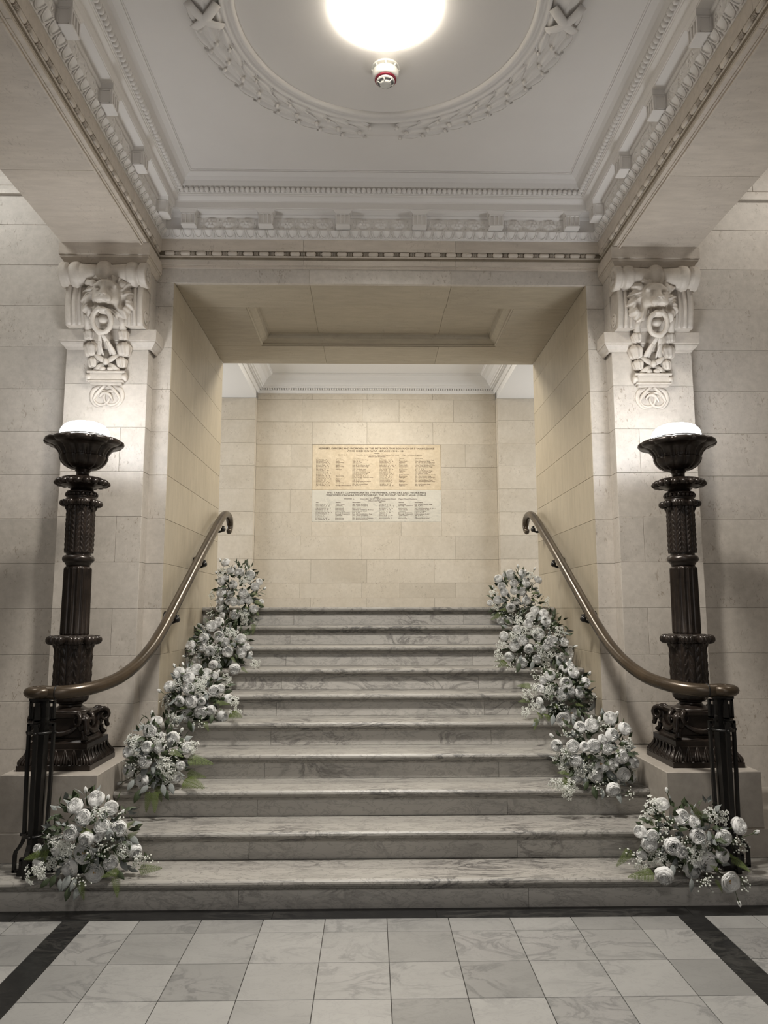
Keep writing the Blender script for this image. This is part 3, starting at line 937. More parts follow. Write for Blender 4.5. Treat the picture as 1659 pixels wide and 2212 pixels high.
for nm, T, z0, z1, lab, mt in (('memorial_tablet', T1, 2.9445, 3.509, 'cream marble war memorial tablet of 1914-18, upper of two on landing wall', 'tablet_a'),
                               ('memorial_tablet', T2, 2.5475, 2.9425, 'white veined marble war memorial tablet of 1939-45, lower of two on landing wall', 'tablet_b')):
    tb = thing(nm, lab, 'plaque', (0, 9.0, z0), 'war memorial tablets')
    MB().box(-0.7935, 0.7935, 8.999, 9.014, z0, z1, 0.002).build('marble_slab', M[mt], tb)
    hd, nmz, rk = MB(), MB(), MB()
    for z, x, w, t in T['head']:
        write(hd, t, x, z - 0.010, 0.0205, w, 'C', bold=BW)
    if T is T1:
        write(hd, 'T', 0.4865, 3.462, 0.0105, None, 'L', bold=BW)
    for z, x, w, t, _ in T['sub']:
        write(rk, t, x, z - 0.006, 0.0115, w, 'C', slant=0.0 if t.isupper() else 0.2, bold=BW)
    for xo, A_, B2, C_ in ((-0.745, T['L'], T['LD'], T['LR']), (0.038 if T is T1 else 0.030, T['R'], T['RD'], T['RR'])):
        for dx, t in ((0.0, 'Name'), (0.24, 'Department'), (0.447 if xo < 0 else 0.437, 'Rank and Regiment')):
            write(rk, t, xo + dx, T['hz'] - 0.005, 0.0095, None, slant=0.25, bold=BW)
        for i, (a, b, c) in enumerate(zip(A_, B2, C_)):
            z = T['z0'] - i * T['dz'] - 0.005
            write(nmz, a, xo, z, 0.0108, len(a) * 0.0140, bold=BW * 1.4, spc=1.35)
            write(rk, b, xo + (0.24 if b != '"' else 0.285), z, 0.0105, len(b) * 0.0092 if len(b) < 20 else 0.19, bold=BW * 1.6, spc=1.1)
            write(rk, c, xo + (0.447 if xo < 0 else 0.437), z, 0.0105, min(0.255, len(c) * 0.0094), bold=BW * 1.6, spc=1.1)
    tag(hd.build('heading_lettering', M['ink'], tb), kind='stuff')
    tag(nmz.build('name_lettering', M['ink'], tb), kind='stuff')
    tag(rk.build('detail_lettering', M['ink'], tb), kind='stuff')
bpy.data.objects.remove(_to)
bpy.data.curves.remove(_tc)


# ---- implicit surfaces for the carved heads
def sdf_mesh(fn, lo, hi, h, name, mat):
    lo, hi = np.array(lo, float), np.array(hi, float)
    n = np.ceil((hi - lo) / h).astype(int) + 1
    ax = [lo[i] + h * np.arange(n[i]) for i in range(3)]
    X, Y, Z = np.meshgrid(*ax, indexing='ij')
    F = fn(X, Y, Z)
    F[0], F[-1], F[:, 0], F[:, -1], F[:, :, 0], F[:, :, -1] = (1,) * 6
    S = F < 0
    corners = [(i, j, k) for i in (0, 1) for j in (0, 1) for k in (0, 1)]
    sh = tuple(n - 1)

    def cv(A, c):
        return A[c[0]:c[0] + sh[0], c[1]:c[1] + sh[1], c[2]:c[2] + sh[2]]
    acc = np.zeros(sh + (3,))
    cnt = np.zeros(sh)
    for a in corners:
        for d in range(3):
            if a[d] == 0:
                b = list(a)
                b[d] = 1
                fa, fb = cv(F, a), cv(F, b)
                m = (fa < 0) != (fb < 0)
                t = np.where(m, fa / np.where(m, fa - fb, 1), 0)
                for e in range(3):
                    acc[..., e] += np.where(m, a[e] + (t if e == d else 0), 0)
                cnt += m
    act = cnt > 0
    idx = -np.ones(sh, int)
    idx[act] = np.arange(act.sum())
    base = np.stack(np.nonzero(act), -1)
    V = lo + h * (base + acc[act] / cnt[act][:, None])
    faces = []
    for d in range(3):
        e1, e2 = [(1, 2), (2, 0), (0, 1)][d]
        a = [slice(1, -1)] * 3
        b = [slice(1, -1)] * 3
        a[d] = slice(0, -1)
        b[d] = slice(1, None)
        ch = S[tuple(a)] != S[tuple(b)]
        sg = S[tuple(a)][ch]
        p = np.stack(np.nonzero(ch), -1)
        for e in (e1, e2):
            p[:, e] += 1

        def at(o1, o2):
            q = p.copy()
            q[:, e1] -= o1
            q[:, e2] -= o2
            return idx[q[:, 0], q[:, 1], q[:, 2]]
        Q = np.stack([at(1, 1), at(0, 1), at(0, 0), at(1, 0)], -1)
        Q[~sg] = Q[~sg][:, ::-1]
        faces.append(Q)
    Fc = np.concatenate(faces)
    Fc = Fc[(Fc >= 0).all(1)]
    me = bpy.data.meshes.new(name)
    me.from_pydata(V.tolist(), [], Fc.tolist())
    me.materials.append(mat)
    me.polygons.foreach_set('use_smooth', [True] * len(me.polygons))
    me.update()
    return me


def ell(X, Y, Z, c, r):
    a = np.sqrt(((X - c[0]) / r[0]) ** 2 + ((Y - c[1]) / r[1]) ** 2 + ((Z - c[2]) / r[2]) ** 2)
    return (a - 1) * min(r)


def cap(X, Y, Z, a, b, r0, r1):
    a, b = np.array(a, float), np.array(b, float)
    d = b - a
    t = np.clip(((X - a[0]) * d[0] + (Y - a[1]) * d[1] + (Z - a[2]) * d[2]) / d.dot(d), 0, 1)
    return np.sqrt((X - a[0] - t * d[0]) ** 2 + (Y - a[1] - t * d[1]) ** 2 + (Z - a[2] - t * d[2]) ** 2) - (r0 + (r1 - r0) * t)


def smin(a, b, k):
    h = np.clip(0.5 + 0.5 * (b - a) / k, 0, 1)
    return b * (1 - h) + a * h - k * h * (1 - h)


def ssub(a, b, k):
    return -smin(-a, b, k)


def lion(X, Y, Z):
    Y = -Y                                                  # local: -y toward the room
    AX = np.abs(X)
    th = np.arctan2(Z - 0.01, X)
    rad = np.sqrt(X ** 2 + (Z - 0.01) ** 2)
    # mane: ruff of locks sweeping outwards, split in two lobes below the cheeks
    lock = (0.0058 * np.sin(th * 15 + 2.6 * np.sin(rad * 30)) + 0.0032 * np.sin(th * 34 + 5 * np.sin(rad * 26))) * np.clip((rad - 0.06) / 0.05, 0, 1)
    mane = ell(X, Y, Z, (0, 0.03, 0.015), (0.160, 0.075, 0.140))
    mane = smin(mane, ell(AX, Y, Z, (0.105, 0.045, -0.055), (0.068, 0.062, 0.098)), 0.03)
    mane = smin(mane, ell(AX, Y, Z, (0.045, 0.075, 0.118), (0.050, 0.035, 0.028)), 0.02)
    mane = smin(mane, ell(AX, Y, Z, (0.115, 0.06, 0.085), (0.042, 0.035, 0.03)), 0.02)
    mane = mane + lock
    hollow = ell(AX, Y, Z, (0.100, 0.105, -0.045), (0.030, 0.05, 0.052))
    mane = ssub(mane, hollow, 0.02)
    d = smin(mane, ell(X, Y, Z, (0, 0.085, 0.02), (0.094, 0.085, 0.088)), 0.012)
    d = smin(d, ell(AX, Y, Z, (0.050, 0.105, -0.035), (0.042, 0.05, 0.045)), 0.02)
    d = smin(d, ell(X, Y, Z, (0, 0.15, 0.062), (0.05, 0.03, 0.026)), 0.025)            # forehead
    d = ssub(d, cap(X, Y, Z, (0, 0.19, 0.085), (0, 0.192, 0.045), 0.012, 0.010), 0.012)
    d = smin(d, cap(AX, Y, Z, (0.018, 0.162, 0.036), (0.066, 0.146, 0.046), 0.015, 0.013), 0.012)   # brows
    d = ssub(d, ell(AX, Y, Z, (0.042, 0.172, 0.016), (0.022, 0.022, 0.014)), 0.008)      # sockets
    d = smin(d, ell(AX, Y, Z, (0.042, 0.148, 0.013), (0.014, 0.014, 0.011)), 0.003)      # eyes
    d = smin(d, cap(X, Y, Z, (0, 0.158, 0.035), (0, 0.193, -0.030), 0.019, 0.023), 0.015)   # nose bridge
    d = smin(d, ell(X, Y, Z, (0, 0.160, -0.052), (0.056, 0.055, 0.038)), 0.02)            # muzzle
    d = smin(d, ell(AX, Y, Z, (0.028, 0.192, -0.060), (0.031, 0.026, 0.026)), 0.01)       # whisker pads
    d = smin(d, ell(X, Y, Z, (0, 0.212, -0.034), (0.026, 0.014, 0.015)), 0.008)           # nose tip
    d = ssub(d, ell(AX, Y, Z, (0.013, 0.226, -0.040), (0.006, 0.012, 0.005)), 0.004)
    d = ssub(d, cap(X, Y, Z, (0, 0.222, -0.052), (0, 0.222, -0.080), 0.005, 0.005), 0.006)
    d = ssub(d, ell(X, Y, Z, (0, 0.185, -0.098), (0.046, 0.06, 0.022)), 0.008)            # open mouth
    d = smin(d, ell(X, Y, Z, (0, 0.125, -0.128), (0.046, 0.055, 0.020)), 0.012)           # lower jaw
    d = smin(d, cap(AX, Y, Z, (0.030, 0.20, -0.080), (0.028, 0.20, -0.100), 0.007, 0.002), 0.004)  # fangs
    d = smin(d, ell(AX, Y, Z, (0.098, 0.085, 0.083), (0.024, 0.022, 0.028)), 0.008)       # ears
    return d


def lion_me():
    return sdf_mesh(lion, (-0.19, -0.25, -0.18), (0.19, 0.03, 0.17), 0.0040, 'lion_head', M['carved'])


def husk(X, Y, Z):
    th = np.arctan2(Y, X)
    d = ell(X, Y, Z, (0, 0, 0), (0.046, 0.040, 0.052))
    d = d + 0.0032 * np.sin(th * 7 + 40 * Z) - 0.002 * np.sin(Z * 120)
    return np.maximum(d, -(Z + 0.044) + 0.004 * np.sin(th * 7))


LION = lion_me()
HUSK = sdf_mesh(husk, (-0.06, -0.055, -0.06), (0.06, 0.055, 0.065), 0.0042, 'husk', M['carved'])

for sx, nm in ((-1, 'left'), (1, 'right')):
    cx = sx * 1.893
    F = 4.99
    cn = thing('lion_console', 'carved limestone bracket with lion head and ring atop the %s pilaster' % nm, 'bracket', (cx, F, 2.85), 'lion brackets')
    # square capital block under the beam
    mb = MB().box(cx - 0.308, cx + 0.308, 4.80, 5.118, 3.882, 3.966, 0.002)
    mb.box(cx - 0.300, cx + 0.300, 4.808, 5.118, 3.866, 3.883)
    mb.add([(cx + a * x, y, z) for a, x, y, z in ((-1, 0.297, 4.812, 3.866), (1, 0.297, 4.812, 3.866), (1, 0.297, 5.118, 3.866), (-1, 0.297, 5.118, 3.866),
                                                   (-1, 0.275, 4.84, 3.832), (1, 0.275, 4.84, 3.832), (1, 0.275, 5.118, 3.832), (-1, 0.275, 5.118, 3.832))],
           [(0, 1, 2, 3), (4, 7, 6, 5), (0, 4, 5, 1), (1, 5, 6, 2), (3, 7, 4, 0), (2, 6, 7, 3)])
    mb.build('capital_block', M['stone_soffit'], cn)
    # top scroll: banded roll lying along x
    pr = []
    for k in range(81):
        x = -0.290 + 0.580 * k / 80
        a = abs(x)
        r = 0.074
        if a < 0.040:
            r = 0.074 + 0.022 * math.sqrt(max(0, 1 - (a / 0.040) ** 2))
        elif a > 0.246:
            r = 0.086
        elif 0.16 < a < 0.218:
            r = 0.086 + 0.004 * math.sin((a - 0.16) / 0.058 * PI)
        elif a > 0.218:
            r = 0.070
        else:
            r = 0.070 + 0.008 * ((a - 0.04) / 0.125)
        pr.append((r, x))
    pr = [(0.060, pr[0][1])] + pr + [(0.060, pr[-1][1])]
    sc = MB().lathe(pr, 28, c=(cx, 4.852, 3.752), axis='x')
    sc.box(cx - 0.27, cx + 0.27, 4.86, 4.99, 3.68, 3.832)
    roll = sc.build('scroll_roll', M['carved'], cn)
    for e in (-1, 1):                                      # rosette on each end of the roll
        rb = MB()
        for k in range(6):
            a = k * PI / 3
            rb.sphere((cx + e * 0.290, 4.852 + 0.032 * math.cos(a), 3.752 + 0.032 * math.sin(a)), (0.012, 0.020, 0.020), 8, 6)
        rb.sphere((cx + e * 0.292, 4.852, 3.752), (0.016, 0.013, 0.013), 8, 6)
        rb.build('scroll_rosette', M['carved'], roll)
    # console body: S-shaped side profile
    side = [(4.99, 3.70), (4.868, 3.70)]
    for k in range(13):
        t = k / 12
        side.append((4.862 - 0.022 * math.sin(t * PI) + 0.016 * t, 3.69 - 0.285 * t))
    side += [(4.99, 3.405)]
    bd_ = MB()
    n = len(side)
    vs = [(cx + e * 0.262, y, z) for e in (-1, 1) for y, z in side]
    bd_.add(vs, [(i, (i + 1) % n, n + (i + 1) % n, n + i) for i in range(n)] + [tuple(range(n))[::-1], tuple(range(n, 2 * n))])
    body = bd_.build('console_body', M['carved'], cn)
    for e in (-1, 1):
        for x, w, dd in ((0.244, 0.020, 0.013), (0.205, 0.014, 0.010), (0.168, 0.012, 0.008)):
            P = [(cx + e * x, y - 0.002, z) for y, z in side[2:-1]]
            MB().tube(P, [w] * len(P), 8, flat=dd / w, up=(0, 1, 0)).build('rib', M['carved'], body)
        # side volute
        vb = MB()
        sp = []
        for k in range(40):
            a = k * 0.36
            r = 0.052 * (1 - k / 46)
            sp.append((cx + e * 0.264, 4.93 + r * math.cos(a), 3.475 + r * math.sin(a)))
        vb.tube(sp, [0.009] * 40, 6)
        for k in range(6):
            a = k * PI / 3
            vb.sphere((cx + e * 0.264, 4.93 + 0.018 * math.cos(a), 3.475 + 0.018 * math.sin(a)), (0.010, 0.012, 0.012), 8, 5)
        vb.build('volute', M['carved'], body)
    # ledge moulding round the pilaster below the body
    lg = [(0.0, 3.272), (0.012, 3.275), (0.018, 3.287), (0.034, 3.302), (0.042, 3.314), (0.042, 3.322), (0.050, 3.326), (0.050, 3.402), (0.0, 3.404)]
    lb = MB()
    hw = 0.284
    lb.run(lg, (cx - hw, F), (cx + hw, F), (0, -1), -1, 1)
    lb.run(lg, (cx + hw, F), (cx + hw, 5.118), (1, 0), -1, 0)
    lb.run(lg, (cx - hw, 5.118), (cx - hw, F), (-1, 0), 0, 1)
    lb.build('ledge_moulding', M['carved'], cn)
    # lion
    lh = inst('lion_head', LION, cn, (0.030 * -sx, 4.868 - F, 3.588 - 2.85), (0.0, 0, 0.05 if sx > 0 else 0.05), (0.98, 0.80, 0.98))
    rz = 3.395
    rg = MB()
    rp = [(cx - sx * 0.022 + 0.062 * math.sin(2 * PI * k / 32), 4.765 + 0.02 * math.cos(2 * PI * k / 32) * -1, rz + 0.074 * math.cos(2 * PI * k / 32)) for k in range(33)]
    rg.tube(rp, 0.0165, 10)
    rg.build('ring', M['carved'], cn)
    tg = MB().sphere((cx - sx * 0.022, 4.80, rz + 0.02), (0.038, 0.035, 0.030), 14, 10)
    tg.build('tongue', M['carved'], cn)
    # ribbon tied to the ring, crossing to a bow
    rbn = MB()
    for e in (-1, 1):
        rbn.tube([(cx + e * 0.004, 4.80, rz - 0.062), (cx + e * 0.020, 4.86, rz - 0.10), (cx + e * 0.045, 4.935, rz - 0.155), (cx + e * 0.075, 4.95, rz - 0.205)], [0.012, 0.016, 0.020, 0.010], 8, flat=0.35, up=(0, -1, 0))
        rbn.tube([(cx + e * 0.022, 4.86, rz - 0.11), (cx + e * 0.028, 4.95, rz - 0.17), (cx + e * 0.034, 4.96, rz - 0.21)], [0.007, 0.011, 0.006], 8, flat=0.5, up=(0, -1, 0))
        rbn.tube([(cx, 4.945, rz - 0.225), (cx + e * 0.04, 4.935, rz - 0.205), (cx + e * 0.075, 4.94, rz - 0.178), (cx + e * 0.10, 4.955, rz - 0.15)], [0.014, 0.020, 0.013, 0.004], 8, flat=0.45, up=(0, -1, 0))
        rbn.tube([(cx + e * 0.012, 4.945, rz - 0.235), (cx + e * 0.05, 4.945, rz - 0.26), (cx + e * 0.088, 4.955, rz - 0.285)], [0.010, 0.018, 0.012], 8, flat=0.4, up=(0, -1, 0))
        rbn.sphere((cx + e * 0.028, 4.955, rz - 0.272), (0.026, 0.022, 0.020), 10, 8)
    rbn.sphere((cx, 4.935, rz - 0.226), (0.022, 0.022, 0.024), 10, 8)
    rbn.sphere((cx, 4.80, rz - 0.068), (0.028, 0.024, 0.020), 10, 8)
    rbn.build('ribbon', M['carved'], cn)
    for e in (-1, 1):
        for dx, y, z, s in ((0.118, 4.915, 3.355, 0.82), (0.114, 4.955, 3.262, 1.10), (0.098, 4.965, 3.172, 0.84)):
            inst('husk', HUSK, cn, (e * dx, y - F, z - 2.85), (0, 0, e * 0.6), s)
        MB().tube([(cx + e * 0.112, 4.86, 3.47), (cx + e * 0.120, 4.88, 3.43), (cx + e * 0.118, 4.905, 3.39)], [0.028, 0.020, 0.026], 8).build('tassel_cord', M['carved'], cn)
    # small shelf with end curls
    sh = MB().box(cx - 0.130, cx + 0.130, 4.935, 4.992, 3.092, 3.106, 0.003)
    sh.box(cx - 0.112, cx + 0.112, 4.948, 4.992, 3.040, 3.094, 0.002)
    sh.box(cx - 0.122, cx + 0.122, 4.940, 4.992, 3.030, 3.040, 0.002)
    sh.box(cx - 0.108, cx + 0.108, 4.955, 4.992, 3.014, 3.031, 0.002)
    shf = sh.build('shelf', M['carved'], cn)
    for e in (-1, 1):
        MB().lathe([(0.016, -0.02), (0.026, -0.014), (0.026, 0.014), (0.016, 0.02)], 12, c=(cx + e * 0.122, 4.965, 3.064), axis='x', mod=lambda r, z, a: r * (1 + 0.08 * math.cos(6 * a))).build('shelf_curl', M['carved'], shf)
    # heart scroll with interlaced ring
    hb = MB()
    def arc(P, rads, n_=5):
        D, Rr = [], []
        for i in range(len(P) - 1):
            p0, p1, p2, p3 = [Vector(P[max(0, min(len(P) - 1, i + k))]) for k in (-1, 0, 1, 2)]
            for s_ in range(n_):
                t = s_ / n_
                D.append(0.5 * ((2 * p1) + (p2 - p0) * t + (2 * p0 - 5 * p1 + 4 * p2 - p3) * t * t + (3 * p1 - p0 - 3 * p2 + p3) * t ** 3))
                Rr.append(rads[i] * (1 - t) + rads[i + 1] * t)
        return D + [Vector(P[-1])], Rr + [rads[-1]]
    for e in (-1, 1):
        P = []
        for k in range(22):
            t = k / 21
            a = -0.5 * PI + 0.15 + t * 1.62 * PI
            if t < 0.25:
                u = t / 0.25
                P.append((cx + e * (0.008 + 0.070 * u), 4.986, 3.018 - 0.075 * u ** 1.3))
        for k in range(20):
            a = 0.25 + k * 0.30
            r = 0.062 * (1 - k / 44)
            P.append((cx + e * (0.030 + r * math.cos(a)), 4.986, 2.934 - r * math.sin(a) * 1.05))
        hb.tube(P, [0.016] * 6 + [0.0115] * (len(P) - 6), 8, flat=0.8)
        hb.tube(*arc([(cx + e * 0.03, 4.988, 3.012), (cx + e * 0.09, 4.988, 2.985), (cx + e * 0.105, 4.988, 2.925), (cx + e * 0.075, 4.988, 2.875), (cx + e * 0.03, 4.988, 2.862)], [0.010, 0.018, 0.016, 0.010, 0.005]), 8, flat=0.6, up=(0, 1, 0))
    hb.tube(*arc([(cx - 0.05, 4.982, 2.93), (cx - 0.02, 4.976, 2.958), (cx + 0.02, 4.976, 2.945), (cx + 0.045, 4.982, 2.905)], [0.006, 0.016, 0.015, 0.005]), 8, flat=0.7)
    hb.build('heart_scroll', M['carved'], cn)

# ---- bronze lamp standards
def fl(n, amp, p=0.5):
    return lambda r, z, a: r * (1 - amp * abs(math.sin(n * a / 2)) ** p)


def herring(n, amp, pitch, up=1):
    def f(r, z, a):
        u = (a * n / (2 * PI)) % 1.0
        s = abs(u - 0.5) * 2
        seam = -0.05 if s > 0.93 or s < 0.05 else 0.0
        w = ((z / pitch + up * s * 1.6) % 1.0)
        return r * (1 + amp * (w ** 0.7) * math.sin(PI * min(1, s * 0.96 + 0.02)) + seam)
    return f


def ram(X, Y, Z):
    AX = np.abs(X)
    Y = -Y
    d = ell(X, Y, Z, (0, 0.0, 0.02), (0.026, 0.034, 0.028))
    d = smin(d, cap(X, Y, Z, (0, 0.022, 0.012), (0, 0.036, -0.050), 0.020, 0.012), 0.012)
    d = smin(d, ell(X, Y, Z, (0, 0.040, -0.052), (0.014, 0.013, 0.013)), 0.006)
    d = smin(d, ell(AX, Y, Z, (0.020, 0.026, 0.022), (0.008, 0.008, 0.007)), 0.004)
    for k in range(15):
        a = 2.3 - k * 0.42
        r = 0.040 * (1 - k / 24)
        a2 = a - 0.42
        r2 = 0.040 * (1 - (k + 1) / 24)
        th = 0.0135 * (1 - k / 20)
        ex = 0.032 + 0.0012 * k
        d = smin(d, cap(AX, Y, Z, (ex, -0.004 + r * math.cos(a), 0.012 + r * math.sin(a)), (ex + 0.001, -0.004 + r2 * math.cos(a2), 0.012 + r2 * math.sin(a2)), th * (1.0 if k % 2 else 0.88), th), 0.003)
    d = smin(d, ell(X, Y, Z, (0, -0.02, -0.01), (0.03, 0.03, 0.05)), 0.01)
    return d


RAM = sdf_mesh(ram, (-0.075, -0.075, -0.085), (0.075, 0.06, 0.07), 0.003, 'ram_head', M['bronze'])
CURL = MB()
for k in range(3):
    CURL.sphere(((k - 1) * 0.011, -0.006 - 0.004 * (k == 1), -0.002), (0.0115, 0.017, 0.016), 10, 7)
CURL.sphere((0, 0.006, -0.012), (0.013, 0.010, 0.022), 8, 6)
CURL = CURL.mesh('leaf_curl', M['bronze'])
GAD = MB().sphere((0, 0, 0), (0.0255, 0.036, 0.022), 12, 8).mesh('gadroon', M['bronze'])
PEA = MB().sphere((0, 0, 0), (0.0115, 0.009, 0.013), 8, 6).mesh('bead', M['bronze'])
BL = M['bronze']
for sx, nm in ((-1, 'left'), (1, 'right')):
    ax, ay, z0 = sx * 1.822, 4.46, 0.597
    lp = thing('bronze_lamp', 'tall dark bronze lamp standard with glowing dome on the %s pedestal' % nm, 'lamp', (ax, ay, z0), 'bronze lamps')
    C0 = (ax, ay, 0)

    def sqr(mb, prof):
        """square-section stack from (half, z) pairs"""
        vs = [(ax + a * h, ay + b * h, z) for h, z in prof for a, b in ((-1, -1), (1, -1), (1, 1), (-1, 1))]
        F = [(0, 3, 2, 1), tuple(4 * (len(prof) - 1) + i for i in range(4))]
        for k in range(len(prof) - 1):
            for i in range(4):
                j = (i + 1) % 4
                F.append((4 * k + i, 4 * k + j, 4 * k + 4 + j, 4 * k + 4 + i))
        return mb.add(vs, F)
    sqr(MB(), [(0.2025, 0.597), (0.2025, 0.626), (0.197, 0.630)]).build('base_slab', BL, lp)
    # acanthus-carved cyma
    cy = [(0.194, 0.629), (0.1945, 0.638), (0.190, 0.650), (0.180, 0.662), (0.172, 0.676), (0.169, 0.692), (0.170, 0.706), (0.166, 0.713)]
    acb = sqr(MB(), cy).build('acanthus_base', BL, lp)
    af = MB()
    for face in range(4):
        fa = face * PI / 2
        for j in range(7):
            c_ = (j - 3) / 3.4
            for lobe in (-1, 0, 1):
                P = []
                for k in range(6):
                    t = k / 5
                    q = t * (len(cy) - 2)
                    i = int(min(q, len(cy) - 2))
                    f_ = q - i
                    h = cy[i][0] * (1 - f_) + cy[i + 1][0] * f_
                    z = cy[i][1] * (1 - f_) + cy[i + 1][1] * f_
                    lat = c_ * h + lobe * 0.016 * math.sin(PI * (1 - t) * 0.62)
                    P.append((lat, -h - 0.002 - 0.003 * math.sin(PI * t), z))
                P = [(ax + x * math.cos(fa) - y * math.sin(fa), ay + x * math.sin(fa) + y * math.cos(fa), z) for x, y, z in P]
                af.tube(P, [0.008, 0.008, 0.0075, 0.0065, 0.005, 0.003], 5)
    tag(af.build('acanthus_leaf', BL, acb), kind='stuff')
    sqr(MB(), [(0.168, 0.712), (0.168, 0.736), (0.150, 0.742), (0.140, 0.752), (0.136, 0.760)]).build('plinth_step', BL, lp)
    die = sqr(MB(), [(0.130, 0.758), (0.124, 0.765), (0.124, 0.868), (0.134, 0.874), (0.138, 0.880), (0.138, 0.897)]).build('die', BL, lp)
    for a, b, rot in ((-1, -1, -PI / 4), (1, -1, PI / 4), (1, 1, 3 * PI / 4), (-1, 1, -3 * PI / 4)):
        inst('ram_head', RAM, die, (a * 0.134, b * 0.134, 0.848 - z0), (0, 0, rot), 1.0)
        MB().tube([(ax + a * 0.132, ay + b * 0.132, 0.80), (ax + a * 0.136, ay + b * 0.136, 0.775), (ax + a * 0.146, ay + b * 0.146, 0.752)], [0.018, 0.014, 0.022], 8).build('hoof_foot', BL, die)
    for fa in (0, PI / 2, PI, 3 * PI / 2):
        P = []
        for k in range(15):
            t = -1 + 2 * k / 14
            x, y, z = 0.105 * t, -0.130 - 0.012 * (1 - t * t), 0.785 + 0.048 * t * t
            P.append((ax + x * math.cos(fa) - y * math.sin(fa), ay + x * math.sin(fa) + y * math.cos(fa), z))
        MB().tube(P, [0.007 + 0.010 * math.sin(PI * k / 14) * (1 + 0.15 * (-1) ** k) for k in range(15)], 8).build('festoon', BL, die)
    MB().lathe([(0.112, 0.897), (0.112, 0.901), (0.096, 0.906), (0.080, 0.916), (0.066, 0.926), (0.062, 0.934), (0.068, 0.941), (0.086, 0.948)], 32, c=C0).build('foot_ring', BL, lp)
    MB().lathe([(0.070, 0.944), (0.088, 0.950), (0.098, 0.962), (0.101, 0.978), (0.099, 0.994)], 48, c=C0, mod=lambda r, z, a: r * (1 - 0.06 * abs(math.sin(6 * a)))).build('leaf_cup', BL, lp)
    MB().lathe([(0.100, 0.992 + 0.285 * k / 60) for k in range(61)], 160, c=C0, mod=herring(8, 0.10, 0.052)).build('lower_leaf_shaft', BL, lp)
    col_ = MB().lathe([(0.098, 1.275), (0.104, 1.285), (0.108, 1.300), (0.106, 1.318), (0.094, 1.330), (0.078, 1.334)], 32, c=C0).build('collar', BL, lp)
    for k in range(8):
        a = 2 * PI * (k + 0.5) / 8
        inst('leaf_curl', CURL, col_, (0.110 * math.cos(a), 0.110 * math.sin(a), 1.306 - z0), (0, 0, a + PI / 2), 1.75)
    MB().lathe([(0.081, 1.332), (0.081, 1.345), (0.0785, 1.715), (0.0785, 1.728), (0.070, 1.734)], 160, c=C0, mod=lambda r, z, a: r * (1 - (0.15 * abs(math.sin(8 * a)) ** 0.6 if 1.34 < z < 1.72 else 0.02))).build('fluted_shaft', BL, lp)
    MB().lathe([(0.066, 1.732), (0.068, 1.744), (0.074, 1.750), (0.074, 1.756), (0.082, 1.760), (0.091, 1.772), (0.091, 1.786), (0.082, 1.798), (0.070, 1.804), (0.070, 1.812), (0.077, 1.818)], 48, c=C0,
               mod=lambda r, z, a: r * (1 + (0.02 * math.sin(8 * a + z * 160) if 1.76 < z < 1.80 else 0))).build('ring_moulding', BL, lp)
    MB().lathe([(0.0775, 1.816 + 0.28 * k / 64) for k in range(65)], 160, c=C0, mod=herring(8, 0.10, 0.030)).build('upper_leaf_shaft', BL, lp)
    capi = MB().lathe([(0.078, 2.095), (0.092, 2.104), (0.094, 2.124), (0.084, 2.138), (0.080, 2.146), (0.088, 2.152), (0.088, 2.156), (0.082, 2.158), (0.082, 2.176), (0.088, 2.178), (0.086, 2.186), (0.068, 2.192)], 40, c=C0).build('capital', BL, lp)
    for k in range(8):
        a = 2 * PI * (k + 0.5) / 8
        inst('leaf_curl', CURL, capi, (0.088 * math.cos(a), 0.088 * math.sin(a), 2.118 - z0), (0, 0, a + PI / 2), 1.35)
    for k in range(22):
        a = 2 * PI * k / 22
        inst('bead', PEA, capi, (0.0855 * math.cos(a), 0.0855 * math.sin(a), 2.167 - z0), (0, 0, a + PI / 2))
    dsh = MB().lathe([(0.066, 2.190), (0.067, 2.212), (0.090, 2.220), (0.128, 2.226), (0.136, 2.232), (0.136, 2.252), (0.122, 2.262), (0.118, 2.270), (0.090, 2.274), (0.050, 2.280)], 48, c=C0).build('drip_dish', BL, lp)
    for k in range(18):
        a = 2 * PI * k / 18
        inst('gadroon', GAD, dsh, (0.126 * math.cos(a), 0.126 * math.sin(a), 2.243 - z0), (0.25, 0, a + PI / 2))
    MB().lathe([(0.052, 2.276), (0.040, 2.284), (0.037, 2.300), (0.040, 2.310), (0.046, 2.314), (0.046, 2.322), (0.056, 2.326)], 32, c=C0).build('neck', BL, lp)

    def bowlmod(r, z, a):
        k = (12 * a / (2 * PI)) % 1.0
        e = abs(k - 0.5) * 2
        if z < 2.40:
            return r * (1 - 0.09 * e ** 4)
        if z < 2.455:
            return r * (1 - 0.10 * e ** 3 + 0.06 * (1 - abs(e - 0.5) * 2) * abs(math.sin(z * 260)))
        return r * (1 - 0.085 * e ** 5)
    bp = [(0.050, 2.322), (0.085, 2.330), (0.112, 2.346), (0.130, 2.366), (0.139, 2.386), (0.142, 2.398), (0.136, 2.402), (0.138, 2.414), (0.148, 2.432), (0.166, 2.452), (0.192, 2.466), (0.214, 2.470), (0.226, 2.476),
          (0.231, 2.486), (0.228, 2.498), (0.214, 2.507), (0.190, 2.511), (0.165, 2.512), (0.160, 2.505)]
    dn = []
    for (r0_, q0), (r1_, q1) in zip(bp[:-1], bp[1:]):
        for t in (0, 0.34, 0.67):
            dn.append((r0_ + (r1_ - r0_) * t, q0 + (q1 - q0) * t))
    MB().lathe(dn + [bp[-1]], 120, c=C0, mod=bowlmod).build('leaf_bowl', BL, lp)
    MB().lathe([(0.150, 2.505), (0.158, 2.510), (0.158, 2.524), (0.152, 2.530), (0.146, 2.530)], 48, c=C0).build('glass_rim', BL, lp)
